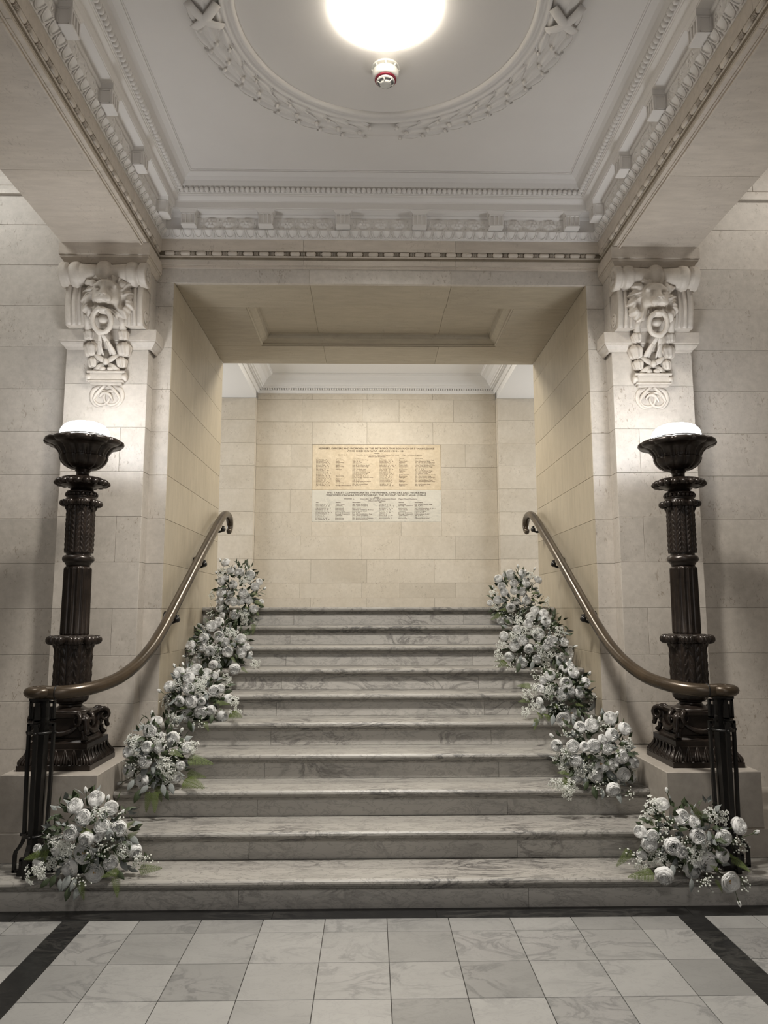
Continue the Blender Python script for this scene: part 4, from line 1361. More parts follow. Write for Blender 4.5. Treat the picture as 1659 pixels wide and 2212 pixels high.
    MB().lathe([(0.144, 2.512), (0.145, 2.530), (0.1435, 2.552), (0.136, 2.574), (0.118, 2.594), (0.090, 2.608), (0.055, 2.616), (0.020, 2.619), (0.001, 2.6195)], 48, c=C0).build('glass_dome', M['lampglass'], lp)

# ---- handrails with iron newels
for sx, nm in ((-1, 'left'), (1, 'right')):
    nx, ny = sx * 1.795, 4.02
    hr = thing('stair_handrail', 'brown bronze handrail on the %s side sweeping down to a black iron newel' % nm, 'handrail', (nx, ny, 0.15), 'stair handrails')
    X_ = 1.41
    pts = [(nx - sx * 0.0, 3.995, 1.052), (sx * 1.72, 3.99, 1.05), (sx * 1.63, 4.03, 1.053), (sx * 1.55, 4.12, 1.068), (sx * 1.485, 4.26, 1.10), (sx * 1.437, 4.43, 1.165), (sx * 1.415, 4.62, 1.248),
           (sx * X_, 4.80, 1.335), (sx * X_, 4.982, 1.428), (sx * X_, 5.384, 1.647), (sx * X_, 5.94, 1.950), (sx * X_, 6.446, 2.215), (sx * X_, 6.66, 2.315), (sx * X_, 6.80, 2.352), (sx * X_, 6.92, 2.350),
           (sx * X_, 6.99, 2.318), (sx * X_, 7.015, 2.270), (sx * X_, 7.00, 2.225), (sx * X_, 6.965, 2.208), (sx * X_, 6.935, 2.225)]
    # smooth through the points
    dense = []
    for i in range(len(pts) - 1):
        p0, p1, p2, p3 = [Vector(pts[max(0, min(len(pts) - 1, i + k))]) for k in (-1, 0, 1, 2)]
        for s_ in range(6):
            t = s_ / 6
            dense.append(0.5 * ((2 * p1) + (p2 - p0) * t + (2 * p0 - 5 * p1 + 4 * p2 - p3) * t * t + (3 * p1 - p0 - 3 * p2 + p3) * t ** 3))
    dense.append(Vector(pts[-1]))
    nd = len(dense)
    rad = [0.035 if i < nd - 28 else 0.035 - 0.017 * (i - nd + 28) / 28 for i in range(nd)]
    rail = MB().tube(dense, rad, 16).build('rail', M['rail'], hr)
    # flat round end of the rail over the newel
    eb = MB().lathe([(0.030, -0.030), (0.058, -0.026), (0.074, -0.012), (0.078, 0.002), (0.072, 0.018), (0.056, 0.028), (0.036, 0.031), (0.034, 0.028), (0.028, 0.028), (0.026, 0.033), (0.004, 0.034)], 32, c=(nx + sx * 0.012, 4.0, 1.050))
    eb.build('rail_terminal', M['rail'], rail)
    MB().lathe([(0.036, -0.004), (0.0375, -0.003), (0.0375, 0.003), (0.036, 0.004)], 16, c=(sx * 1.715, 3.992, 1.05), axis='x').build('rail_joint_ring', M['iron'], rail)
    for y, z in ((5.19, 1.475), (5.985, 1.905), (6.70, 2.265)):
        pl = MB().lathe([(0.052, 0.0), (0.052, 0.008), (0.040, 0.016), (0.018, 0.020)], 20, c=(0, 0, 0), axis='x')
        pl.v = [(sx * 1.4955 - sx * vx, y + vy, z - 0.07 + vz * 1.25) for vx, vy, vz in pl.v]
        pl.tube([(sx * 1.480, y, z - 0.07), (sx * 1.445, y, z - 0.085), (sx * 1.415, y, z - 0.075), (sx * 1.41, y, z - 0.030)], [0.012, 0.011, 0.011, 0.014], 8)
        pl.sphere((sx * 1.41, y, z - 0.062), (0.022, 0.034, 0.022), 10, 7)
        tag(pl.build('rail_bracket', M['iron'], rail), 'black iron wall bracket')
    # newel: tapering centre post, four outer bars, key-pattern feet and capital
    ir = M['iron']
    cxn, cyn = nx, ny
    post = MB()
    prof = [(0.060, 0.150), (0.058, 0.165), (0.040, 0.20), (0.028, 0.26), (0.022, 0.34), (0.020, 0.50), (0.028, 0.86), (0.032, 0.905), (0.028, 0.92), (0.028, 1.012)]
    vs = [(cxn + a * h, cyn - 0.0 + b * h, z) for h, z in prof for a, b in ((-1, -1), (1, -1), (1, 1), (-1, 1))]
    F_ = [(0, 3, 2, 1), tuple(4 * (len(prof) - 1) + i for i in range(4))]
    for k in range(len(prof) - 1):
        for i in range(4):
            j = (i + 1) % 4
            F_.append((4 * k + i, 4 * k + j, 4 * k + 4 + j, 4 * k + 4 + i))
    post.add(vs, F_)
    newel = post.build('newel_post', ir, hr)
    tag(newel, 'black iron newel post')
    MB().box(cxn - 0.052, cxn + 0.052, cyn - 0.052, cyn + 0.052, 1.008, 1.024, 0.003).build('cap_plate', ir, newel)
    for dx, dy in ((-1, 0), (1, 0), (0, -1), (0, 1)):
        def pt(o, z):
            return (cxn + dx * o, cyn + dy * o, z)
        bar = MB()

        def flatbar(P, w=0.007, t=0.011):
            # square bar through points in the radial plane
            side_ = Vector((-dy, dx, 0))
            vs = []
            m = len(P)
            for i in range(m):
                a = Vector(P[max(0, i - 1)])
                b = Vector(P[min(m - 1, i + 1)])
                tn = (b - a).normalized()
                nr = tn.cross(side_)
                for e, f in ((-1, -1), (1, -1), (1, 1), (-1, 1)):
                    vs.append(Vector(P[i]) + side_ * t * e + nr * w * f)
            F = [(4 * i + k, 4 * i + (k + 1) % 4, 4 * i + 4 + (k + 1) % 4, 4 * i + 4 + k) for i in range(m - 1) for k in range(4)]
            F += [(3, 2, 1, 0), tuple(4 * (m - 1) + k for k in range(4))]
            bar.add(vs, F)
        flatbar([pt(0.040, 0.884), pt(0.066, 0.884)])
        flatbar([pt(0.064, 0.890), pt(0.062, 0.60), pt(0.058, 0.40), pt(0.056, 0.33), pt(0.062, 0.300), pt(0.078, 0.272), pt(0.094, 0.252), pt(0.098, 0.235), pt(0.098, 0.152)])
        flatbar([pt(0.104, 0.157), pt(0.062, 0.157)])
        flatbar([pt(0.064, 0.152), pt(0.064, 0.215)])
        flatbar([pt(0.070, 0.213), pt(0.046, 0.213)])
        bar.build('outer_bar', ir, newel)
        bar = MB()
        flatbar([pt(0.036, 0.998), pt(0.062, 0.998)], 0.005)
        flatbar([pt(0.060, 1.003), pt(0.060, 0.905)], 0.005)
        flatbar([pt(0.065, 0.908), pt(0.044, 0.908)], 0.005)
        flatbar([pt(0.047, 0.904), pt(0.047, 0.975)], 0.005)
        bar.build('key_bracket', ir, newel)
    for z in (0.335, 0.845):
        MB().lathe([(0.046, z - 0.006), (0.064, z - 0.006), (0.064, z + 0.006), (0.046, z + 0.006), (0.046, z - 0.006)], 20, c=(cxn, cyn, 0), cap=False).build('collar_ring', ir, newel)
        for dx, dy in ((-1, 0), (1, 0), (0, -1), (0, 1)):
            MB().sphere((cxn + dx * 0.072, cyn + dy * 0.072, z), 0.0085, 8, 6).build('rivet', ir, newel)

# ---- plaster wreath on the ceiling
WC = (0.0, 3.43, 4.52)
wr_ = thing('ceiling_wreath', 'round white plaster laurel wreath with berries moulded on the ceiling', 'ceiling ornament', WC)


def ring(mb, prof):
    return mb.lathe([(r, 4.52 - h) for r, h in prof], 128, c=(WC[0], WC[1], 0), cap=False)


ring(MB(), [(0.768, -0.004), (0.770, 0.012), (0.778, 0.020), (0.788, 0.022), (0.796, 0.016), (0.800, 0.012), (0.812, 0.014), (0.824, 0.026), (0.836, 0.028), (0.844, 0.018), (0.848, -0.004)]).build('inner_moulding', M['plaster'], wr_)
ring(MB(), [(0.846, -0.004), (0.850, 0.012), (0.90, 0.030), (0.93, 0.034), (0.965, 0.026), (0.992, 0.008), (0.998, -0.004)]).build('wreath_band', M['plaster_dim'], wr_)
lv = MB()
G = []
for i in range(9):
    t = i / 8
    w = 0.041 * (math.sin(PI * min(1, t * 0.86 + 0.10)) ** 0.75) * (1 - t ** 5)
    row = []
    for j in range(7):
        u = -1 + j / 3
        h = 0.030 - 0.022 * u * u + 0.006 * (abs(u) > 0.8) + (0.006 if abs(u) < 0.1 else 0) - 0.010 * t
        row.append((-0.02 + 0.20 * t, u * max(w, 0.001), -h))
    G.append(row)
lv.grid(G)
for u in (-1, 1):
    P = [(-0.02 + 0.20 * i / 8, u * max(0.041 * (math.sin(PI * min(1, i / 8 * 0.86 + 0.10)) ** 0.75) * (1 - (i / 8) ** 5), 0.001), -0.016 + 0.010 * (i / 8)) for i in range(9)]
    lv.tube(P, [0.0055 * (1 - 0.8 * (i / 8) ** 3) for i in range(9)], 6)
LEAF_M = lv.mesh('laurel_leaf', M['plaster'])
BER = MB().sphere((0, 0, -0.030), (0.015, 0.015, 0.017), 10, 7).tube([(0.005, 0, -0.028), (0.05, 0.004, -0.022)], [0.006, 0.003], 5).mesh('berry', M['plaster'])
for half in (-1, 1):
    nl = 20
    for j in range(nl):
        ph = PI / 2 + half * (0.055 + (PI - 0.11) * (j + 0.4) / nl)
        if abs(abs(ph - PI / 2) - PI / 2) < 0.085:
            continue
        for r0, da, sc_, tilt in ((0.872, 0.0, 0.80, 0.20), (0.922, 0.065, 0.94, 0.04), (0.970, 0.02, 0.80, -0.16)):
            p = ph + half * da
            rot = p + half * PI / 2 + half * tilt * 1.0
            loc = (r0 * math.cos(p), r0 * math.sin(p), -0.012 - (0.012 if sc_ == 1.0 else 0.0))
            inst('laurel_leaf', LEAF_M, wr_, loc, (0, 0, rot), sc_)
            if r0 != 0.872 or j % 2 == 0:
                inst('berry', BER, wr_, (r0 * math.cos(p - half * 0.02), r0 * math.sin(p - half * 0.02), loc[2] - 0.004), (0, 0, rot), sc_)
for ph in (0.0, PI, -PI / 2):
    rb = MB()
    for e in (-1, 1):
        P = []
        for k in range(9):
            t = k / 8
            r = 0.850 + 0.150 * t
            a = ph + e * (0.085 - 0.17 * t)
            P.append((WC[0] + r * math.cos(a), WC[1] + r * math.sin(a), 4.52 - 0.030 - 0.030 * math.sin(PI * t)))
        rb.tube(P, 0.026, 8, flat=0.35, up=(0, 0, 1))
    rb.build('ribbon', M['plaster'], wr_)

# ---- ceiling bowl light
bl = thing('ceiling_light', 'glowing frosted glass bowl light at the centre of the ceiling wreath', 'lamp', (0, 3.40, 4.52))
MB().lathe([(0.20, 4.521), (0.20, 4.508), (0.19, 4.504)], 48, c=(0, 3.40, 0)).build('canopy', M['white_plastic'], bl)
MB().lathe([(0.255, 4.512), (0.266, 4.506), (0.270, 4.498), (0.262, 4.488), (0.236, 4.472), (0.190, 4.456), (0.130, 4.446), (0.065, 4.441), (0.001, 4.440)], 64, c=(0, 3.40, 0)).build('glass_bowl', M['bowlglass'], bl)

_l = bpy.data.lights.new('bowl_light', 'AREA')
_l.shape = 'DISK'
_l.size = 0.46
_l.energy = BOWL_W
_l.spread = math.radians(142)
_l.color = (1.0, 0.955, 0.885)
_o = bpy.data.objects.new('bowl_light', _l)
COL.objects.link(_o)
_o.parent = bl
_o.location = (0, 0, -0.090)

# ---- smoke detector
sd = thing('smoke_detector', 'white round smoke detector with a dark red ring on the ceiling', 'smoke detector', (0.008, 3.83, 4.52))
c_ = (0.008, 3.83, 0)
sb = MB()
sb.lathe([(0.080, 4.521), (0.081, 4.512), (0.076, 4.511), (0.060, 4.511)], 36, c=c_, cap=False)
for k in range(8):
    a = 2 * PI * k / 8 + PI / 2
    sb.tube([(c_[0] + 0.079 * math.cos(a), c_[1] + 0.079 * math.sin(a), 4.513), (c_[0] + 0.066 * math.cos(a), c_[1] + 0.066 * math.sin(a), 4.495)], 0.004, 6)
sb.build('mounting_base', M['white_plastic'], sd)
MB().lathe([(0.058, 4.521), (0.058, 4.504), (0.072, 4.500), (0.0755, 4.490), (0.0745, 4.470), (0.068, 4.457), (0.060, 4.453)], 36, c=c_).build('body', M['white_plastic'], sd)
MB().lathe([(0.057, 4.454), (0.061, 4.450), (0.061, 4.445), (0.052, 4.442)], 36, c=c_).build('red_ring', M['red_plastic'], sd)
MB().lathe([(0.050, 4.444), (0.0525, 4.438), (0.046, 4.431), (0.034, 4.431)], 36, c=c_).build('nose_rim', M['white_plastic'], sd)
MB().lathe([(0.046, 4.4306), (0.028, 4.4302)], 30, c=c_).build('sensor_gap', M['grey_plastic'], sd)
ng = MB().lathe([(0.032, 4.431), (0.032, 4.421), (0.027, 4.416), (0.001, 4.415)], 30, c=c_)
for k in range(6):
    a = 2 * PI * k / 6 + 0.3
    ng.tube([(c_[0] + 0.028 * math.cos(a), c_[1] + 0.028 * math.sin(a), 4.420), (c_[0] + 0.046 * math.cos(a), c_[1] + 0.046 * math.sin(a), 4.431)], 0.004, 6)
ng.build('nose', M['white_plastic'], sd)

FT = {
 'L1': {"c":[-1520,3976,333],"r":[286,150,240],"st":1,"roses":[[-1458,3921,533,41,14,-73,66,1],[-1378,3909,490,34,32,-85,42,0],[-1550,3891,505,39,-5,-76,65,1],[-1497,3865,457,38,2,-93,36,0],[-1402,3865,412,37,17,-89,43,0],[-1328,3890,396,40,26,-93,28,1],[-1547,3847,390,38,17,-93,31,1],[-1469,3845,362,37,-2,-100,-2,1],[-1479,3846,294,41,5,-100,5,2],[-1548,3861,221,40,-21,-98,-7,0],[-1435,3880,192,39,13,-99,-5,2],[-1358,3884,237,35,46,-89,2,0],[-1736,3930,216,32,-68,-67,-32,0],[-1260,3950,273,34,51,-85,-15,1],[-1616,3847,303,22,-10,-99,8,1],[-1722,3884,306,22,-19,-91,36,1],[-1416,3849,364,22,24,-95,18,1]],"buds":[[-1522,3946,569],[-1408,3946,530],[-1326,3930,466]],"bb":[[-1410,3860,333,7,-98,19],[-1362,3877,340,9,-99,7],[-1481,3821,179,6,-100,3],[-1342,3914,435,42,-84,35],[-1434,3860,277,12,-99,-6],[-1201,3946,244,56,-74,-38],[-1396,3865,305,9,-98,16],[-1360,3882,378,24,-92,32]],"jas":[[-1590,3852,319,-1,-100,4],[-1426,3887,460,13,-93,33],[-1700,3821,206,-39,-92,5],[-1251,3946,231,74,-60,-32],[-1653,3884,240,-5,-100,7],[-1312,3914,281,36,-91,20],[-1631,3861,343,-17,-95,28],[-1553,3848,329,-7,-100,5],[-1669,3821,218,-11,-99,8],[-1571,3853,289,1,-100,2]],"ferns":[[-1652,3862,299,-1771,3852,265],[-1668,3866,315,-1669,3856,250],[-1306,3910,392,-1250,3900,430],[-1292,3913,347,-1235,3903,376],[-1240,3946,183,-1118,3936,192],[-1292,3821,220,-1376,3811,194],[-1313,3821,199,-1296,3811,101],[-1481,3821,175,-1455,3811,90],[-1504,3849,406,-1436,3837,391]],"leaves":[[-1551,3821,163,6,-99,-11],[-1577,3821,154,-11,-97,-21],[-1539,3821,112,16,-97,-18],[-1495,3821,116,-12,-99,-11],[-1382,3877,284,18,-98,13],[-1585,3868,423,-14,-92,37],[-1264,3946,324,65,-75,-9],[-1296,3933,301,58,-77,26],[-1310,3946,201,67,-67,-32],[-1268,3946,187,64,-70,-32],[-1286,3821,199,13,-99,10],[-1653,3821,163,-14,-95,-26],[-1423,3872,251,-1,-100,-8],[-1515,3821,154,8,-100,5],[-1614,3821,172,-1,-100,6]]},
 'L2': {"c":[-1335,4519,633],"r":[220,150,241],"st":3,"roses":[[-1321,4457,835,34,1,-52,85,0],[-1346,4422,789,38,4,-95,32,0],[-1347,4391,701,35,4,-96,28,1],[-1281,4395,700,33,7,-94,32,0],[-1214,4431,742,36,8,-96,25,0],[-1141,4476,681,34,58,-75,33,0],[-1464,4417,670,37,-28,-85,44,1],[-1356,4386,622,39,-10,-97,20,1],[-1473,4427,568,39,-40,-90,16,1],[-1374,4408,514,39,-29,-95,-12,0],[-1167,4442,586,26,51,-85,10,0],[-1190,4448,519,30,57,-82,-3,1],[-1277,4411,766,16,6,-87,50,0]],"buds":[[-1356,4489,876],[-1182,4495,777],[-1525,4489,483]],"bb":[[-1445,4414,622,-37,-92,16],[-1439,4432,530,-25,-96,-16],[-1400,4401,586,-20,-97,15],[-1202,4427,638,24,-96,14],[-1253,4411,703,31,-92,24],[-1195,4439,577,34,-92,-18],[-1474,4436,676,-39,-83,40],[-1188,4454,711,50,-82,29]],"jas":[[-1418,4408,689,-17,-98,9],[-1442,4429,724,-19,-93,32],[-1251,4406,592,27,-96,11],[-1239,4432,521,25,-97,-4],[-1287,4414,742,13,-92,37],[-1115,4489,681,71,-62,33],[-1262,4400,620,20,-96,19],[-1220,4426,565,22,-97,-9],[-1405,4412,719,-20,-91,37]],"ferns":[[-1144,4484,619,-987,4474,589],[-1142,4489,536,-1030,4479,514],[-1161,4489,497,-1008,4364,478],[-1317,4364,468,-1329,4354,354],[-1289,4364,468,-1282,4354,350],[-1288,4426,484,-1248,4364,407],[-1227,4409,680,-1144,4399,643],[-1504,4452,596,-1531,4442,547]],"leaves":[[-1364,4402,563,3,-100,-1],[-1312,4403,558,-5,-100,4],[-1386,4364,435,-20,-98,-10],[-1352,4364,472,-13,-97,-21],[-1222,4364,445,8,-96,-26],[-1192,4364,475,19,-98,2],[-1427,4364,495,-22,-96,-19],[-1327,4422,505,-2,-100,-8],[-1308,4398,582,-14,-98,15],[-1239,4364,468,13,-97,-21]]},
 'L3': {"c":[-1223,5062,918],"r":[233,150,218],"st":5,"roses":[[-1390,4986,979,39,-43,-74,51,1],[-1337,5003,1068,39,-16,-81,57,0],[-1262,4957,1038,40,-15,-93,34,1],[-1220,4990,1091,37,-2,-86,51,0],[-1150,4978,1063,35,16,-82,55,0],[-1251,4934,970,38,-2,-95,30,0],[-1091,4958,953,38,34,-94,7,0],[-1056,4978,967,28,36,-92,17,0],[-1013,5018,898,30,72,-69,2,1],[-1310,4940,892,35,-19,-97,-17,0],[-1233,4931,893,42,-23,-97,12,0],[-1167,4931,892,29,14,-99,0,1],[-1262,4958,798,42,-8,-98,-19,0],[-1173,4950,821,42,15,-98,-13,0],[-1111,4961,830,33,-9,-97,-23,0],[-1054,5051,781,41,66,-72,-22,1],[-1099,4990,1051,25,23,-91,35,0],[-1269,4985,1086,20,-9,-70,71,0]],"buds":[[-1375,5032,1110],[-1319,5032,1119],[-1440,4931,958],[-1084,5035,1069]],"bb":[[-1162,4907,770,18,-96,-23],[-1393,4994,909,-39,-90,21],[-1330,4907,749,-12,-98,-17],[-1199,4942,982,10,-99,4]],"jas":[[-1331,4966,991,-32,-93,17],[-1184,4946,992,16,-96,24],[-1175,4939,954,9,-99,12],[-1430,5032,866,-65,-76,10],[-1387,5032,786,-71,-70,-4],[-977,5032,875,72,-69,5],[-966,5032,802,47,-88,-9],[-1170,4959,1019,-1,-94,33],[-1331,4907,787,-8,-99,-8]],"ferns":[[-1057,4982,887,-1094,4942,870],[-1001,5032,802,-898,4907,791],[-1140,4907,770,-1107,4897,705],[-1104,4972,1012,-1121,4945,1015],[-1256,4936,854,-1310,4926,845],[-1067,4976,877,-990,4966,866]],"leaves":[[-1228,4907,737,-25,-96,-11],[-1211,4907,726,4,-95,-32],[-1292,4907,781,-33,-93,-13],[-1095,4907,781,22,-98,-1],[-1142,4947,925,33,-94,-1],[-1320,4907,776,-18,-97,-15],[-1417,5032,815,-48,-84,-24]]},
 'L4': {"c":[-1200,5605,1220],"r":[257,150,221],"st":7,"roses":[[-1178,5480,1288,39,24,-92,31,1],[-1241,5511,1360,41,4,-91,40,0],[-1191,5528,1388,38,-5,-81,58,1],[-1287,5486,1275,37,-14,-98,15,0],[-1389,5523,1220,39,-43,-89,14,0],[-1022,5520,1267,37,43,-85,29,0],[-1132,5477,1247,33,38,-92,9,0],[-1112,5485,1177,41,27,-94,22,1],[-1020,5523,1166,38,50,-84,22,0],[-1238,5475,1184,39,11,-99,-4,0],[-1290,5481,1209,35,-19,-96,21,1],[-1207,5462,1082,36,3,-99,-11,1],[-1054,5463,1054,41,17,-94,-29,0],[-986,5540,1209,30,69,-64,34,0],[-965,5592,1155,20,79,-59,-14,0],[-1341,5520,1113,33,-36,-91,-21,0],[-1378,5515,1176,25,-27,-96,10,1]],"buds":[[-1440,5545,1142],[-1277,5513,1081]],"bb":[[-1329,5506,1170,-16,-99,-2],[-1243,5480,1246,-12,-99,5],[-1276,5506,1322,1,-90,44],[-1408,5575,1128,-67,-69,-27],[-1308,5495,1189,-9,-99,13]],"jas":[[-1117,5508,1321,14,-92,36],[-926,5575,1082,56,-82,-16],[-1110,5450,998,27,-94,-21],[-1096,5450,949,4,-99,-13],[-1190,5478,1190,1,-100,7],[-1192,5496,1120,-13,-99,0],[-1085,5513,1308,27,-91,32]],"ferns":[[-1302,5506,1322,-1351,5496,1335],[-1004,5450,1066,-958,5440,1030],[-1091,5498,1145,-1050,5488,1095],[-1080,5492,1246,-1075,5475,1202]],"leaves":[[-1156,5513,1100,5,-100,3],[-1130,5508,1119,31,-95,10],[-1027,5575,1101,29,-94,-17],[-1109,5531,1092,5,-100,-4],[-972,5575,1133,54,-83,11],[-1156,5450,1067,-9,-99,-10],[-1191,5490,1145,1,-99,-17]]},
 'L5': {"c":[-1154,6149,1595],"r":[205,150,332],"st":9,"roses":[[-1283,6063,1711,39,-51,-83,21,1],[-1183,6021,1681,36,-5,-90,44,1],[-1269,6130,1865,37,-46,-65,61,0],[-1213,6054,1796,32,-1,-82,58,1],[-1139,6041,1778,37,7,-96,26,0],[-1053,6060,1764,35,17,-95,24,0],[-986,6097,1705,30,59,-73,35,1],[-1012,6062,1665,34,38,-90,22,0],[-1100,6021,1611,38,11,-96,25,0],[-1282,6050,1615,42,-48,-85,21,0],[-1288,6054,1552,36,-55,-83,-9,1],[-1218,6022,1548,31,-4,-97,26,1],[-1175,6017,1544,36,17,-97,17,0],[-1112,6018,1548,31,20,-97,14,0],[-1058,6033,1558,33,14,-96,24,0],[-1019,6064,1485,34,40,-91,8,0],[-1296,6068,1496,35,-45,-89,12,0],[-1168,6034,1439,40,18,-98,-12,0],[-1274,6068,1432,29,-41,-91,-10,0],[-1250,6046,1736,27,-24,-85,47,0],[-967,6110,1545,22,66,-70,27,0],[-1205,6017,1607,28,-13,-96,26,0]],"buds":[[-1312,6119,1883],[-1177,6058,1826],[-1088,6062,1812],[-943,6119,1653],[-1342,6119,1782]],"bb":[[-1372,6119,1467,-72,-62,33],[-1226,6076,1390,-21,-97,-8],[-1115,6035,1474,4,-100,-4],[-1295,6119,1790,-59,-67,45],[-1237,6043,1502,-21,-97,7],[-1364,6119,1432,-78,-63,-6]],"jas":[[-1369,6119,1596,-70,-66,26],[-1106,6035,1707,-1,-96,27],[-1091,6072,1390,8,-99,-10],[-1032,6151,1388,74,-62,-25],[-1281,6121,1782,-48,-66,58],[-1074,6049,1722,28,-93,24],[-1095,6050,1439,27,-96,5]],"ferns":[[-1029,6050,1622,-977,6040,1580],[-1015,6062,1552,-934,6052,1509],[-1007,5994,1370,-1011,5984,1280],[-1010,6085,1474,-975,6075,1425],[-1087,6029,1509,-1049,6019,1481]],"leaves":[[-1049,6049,1594,7,-99,14],[-1371,6119,1425,-78,-62,3],[-1136,6026,1537,3,-97,25],[-1341,6119,1389,-61,-76,-21],[-1147,5994,1377,15,-99,-4]]},
 'R5': {"c":[1121,6149,1555],"r":[236,150,273],"st":9,"roses":[[1076,6077,1765,41,-10,-85,52,0],[1039,6083,1762,28,-30,-77,57,0],[979,6098,1728,37,-58,-71,40,1],[1174,6083,1772,34,32,-85,43,1],[1314,6129,1722,34,40,-75,53,0],[997,6054,1668,34,-26,-91,32,1],[1094,6036,1691,34,-7,-93,36,1],[1195,6045,1691,37,39,-80,45,0],[1013,6035,1617,33,-45,-86,24,0],[1093,6021,1630,33,-17,-94,29,0],[1157,6021,1623,35,2,-100,6,0],[961,6055,1556,34,-30,-93,22,0],[908,6106,1533,26,-58,-79,21,0],[1106,6013,1546,30,-4,-99,15,1],[1189,6021,1549,37,-1,-97,24,1],[1063,6024,1495,39,-18,-98,-5,1],[990,6083,1387,32,-19,-96,-18,0],[1053,6056,1384,33,-16,-98,14,0],[1290,6064,1617,23,49,-79,36,0]],"buds":[[1147,6119,1833],[1285,6119,1812],[935,6105,1663],[1208,6119,1791]],"bb":[[1013,6062,1435,-34,-93,-17],[1076,6036,1455,-2,-100,-9],[1130,6021,1529,-6,-96,26],[1064,6025,1569,-22,-96,17],[1150,6029,1475,15,-99,6]],"jas":[[955,6079,1509,-35,-94,3],[940,6098,1605,-43,-88,17],[1371,6119,1536,60,-80,8],[1252,6119,1743,26,-71,66]],"ferns":[[1038,6056,1706,1027,6046,1753],[1029,6034,1482,959,6024,1469],[992,6059,1448,900,6049,1395],[1238,6041,1610,1305,6031,1617],[1236,6035,1563,1288,6025,1536]],"leaves":[[1278,6090,1646,39,-82,42],[1238,6050,1509,30,-91,29],[1006,6046,1550,-22,-95,22],[1138,6040,1441,3,-100,-9]]},
 'R4': {"c":[1174,5605,1252],"r":[288,150,269],"st":7,"roses":[[1113,5511,1423,37,-31,-70,64,0],[1149,5538,1472,32,-30,-78,55,0],[1213,5522,1447,35,31,-85,43,0],[1220,5497,1392,40,32,-88,35,0],[1090,5496,1377,35,-18,-91,38,1],[1008,5508,1331,33,-27,-87,42,0],[1157,5476,1299,44,-15,-95,27,0],[918,5561,1284,34,-51,-81,27,0],[1045,5489,1256,39,-12,-97,19,0],[1258,5481,1241,47,-10,-98,16,0],[1220,5469,1250,24,16,-95,26,1],[1354,5504,1240,33,21,-88,43,0],[984,5513,1210,38,-36,-89,29,0],[1085,5483,1193,37,-25,-95,-19,1],[956,5555,1132,35,-41,-87,-28,0],[1042,5528,1088,39,-27,-95,-16,0],[1147,5493,1117,37,-30,-94,-19,0],[1392,5544,1156,40,53,-85,-2,0],[1321,5513,1130,36,36,-91,-19,0],[1207,5473,1205,30,-9,-98,17,0]],"buds":[[1440,5530,1208],[1196,5521,1450]],"bb":[[996,5556,1119,-47,-88,-5],[1090,5504,1134,-8,-99,-14],[1187,5450,1059,16,-99,-6],[1248,5493,1340,15,-98,9],[886,5575,1081,-68,-68,-26],[943,5450,1072,-23,-97,-2],[1150,5493,1365,-13,-94,33]],"jas":[[1029,5534,1389,-28,-94,19],[1069,5495,1322,-8,-99,13],[1134,5482,1310,1,-96,28],[1319,5506,1309,6,-99,11],[908,5575,1222,-59,-79,18],[1155,5479,1208,1,-99,12],[1180,5486,1165,-1,-99,12],[1243,5495,1152,-9,-99,11],[881,5575,1148,-73,-68,-8],[1208,5512,1097,-6,-98,-19],[992,5519,1279,-26,-96,-3]],"ferns":[[899,5575,1105,841,5565,1094],[936,5575,1093,852,5450,1066],[1130,5472,1250,1163,5456,1227]],"leaves":[[1096,5450,1071,5,-99,-15],[1263,5536,1083,30,-85,-43],[1279,5450,1065,5,-100,0],[998,5450,1060,-17,-98,7],[1280,5526,1108,16,-98,13]]},
 'R3': {"c":[1222,5062,921],"r":[192,150,223],"st":5,"roses":[[1115,4988,1044,37,-40,-76,52,0],[1074,5007,1012,27,-49,-84,22,0],[1269,4971,1064,39,26,-80,54,0],[1254,4999,1105,30,9,-80,60,0],[1208,4939,997,42,-12,-95,30,1],[1347,4979,998,37,51,-82,26,1],[1298,4941,937,35,22,-96,16,0],[1177,4934,928,42,-6,-97,23,0],[1238,4927,949,27,0,-100,7,0],[1056,5010,957,30,-69,-70,20,1],[1052,5023,872,28,-78,-58,-21,0],[1065,5041,816,33,-77,-64,-9,0],[1241,4951,805,37,15,-99,8,2],[1177,4919,770,40,-9,-100,-4,2],[1213,4971,1082,19,2,-80,60,0],[1197,4983,1095,19,-7,-82,57,0]],"buds":[[1393,5032,1052],[1267,5032,1140]],"bb":[[1143,4956,865,-19,-97,12],[1189,4944,856,2,-100,-2],[1138,4990,796,-43,-89,-18],[1387,5032,882,56,-83,-6],[1027,5032,1042,-58,-73,36],[1060,5032,1031,-66,-63,42],[1356,5032,806,76,-57,-30],[1178,4965,1036,-3,-85,53],[1104,4984,986,-41,-84,35]],"jas":[[973,5032,916,-52,-85,-7],[1010,5032,840,-60,-80,0],[959,5032,802,-50,-85,15],[1095,4980,927,-35,-93,11],[1115,4967,955,-24,-95,18],[1030,5032,954,-61,-77,18]],"ferns":[[1002,5032,971,899,5022,972],[989,5032,878,908,5022,869],[1003,4907,782,982,4897,704],[1053,5032,791,1019,4907,771],[1094,5041,790,1078,4907,760],[1264,4937,867,1316,4927,852],[1126,4955,871,1158,4935,830]],"leaves":[[1407,5032,839,58,-81,-10],[1106,4907,765,-11,-97,-20],[1134,4967,853,-8,-100,3],[1242,4907,760,-4,-99,-12],[996,4907,750,-33,-94,-8],[1203,4959,816,-15,-98,-15]]},
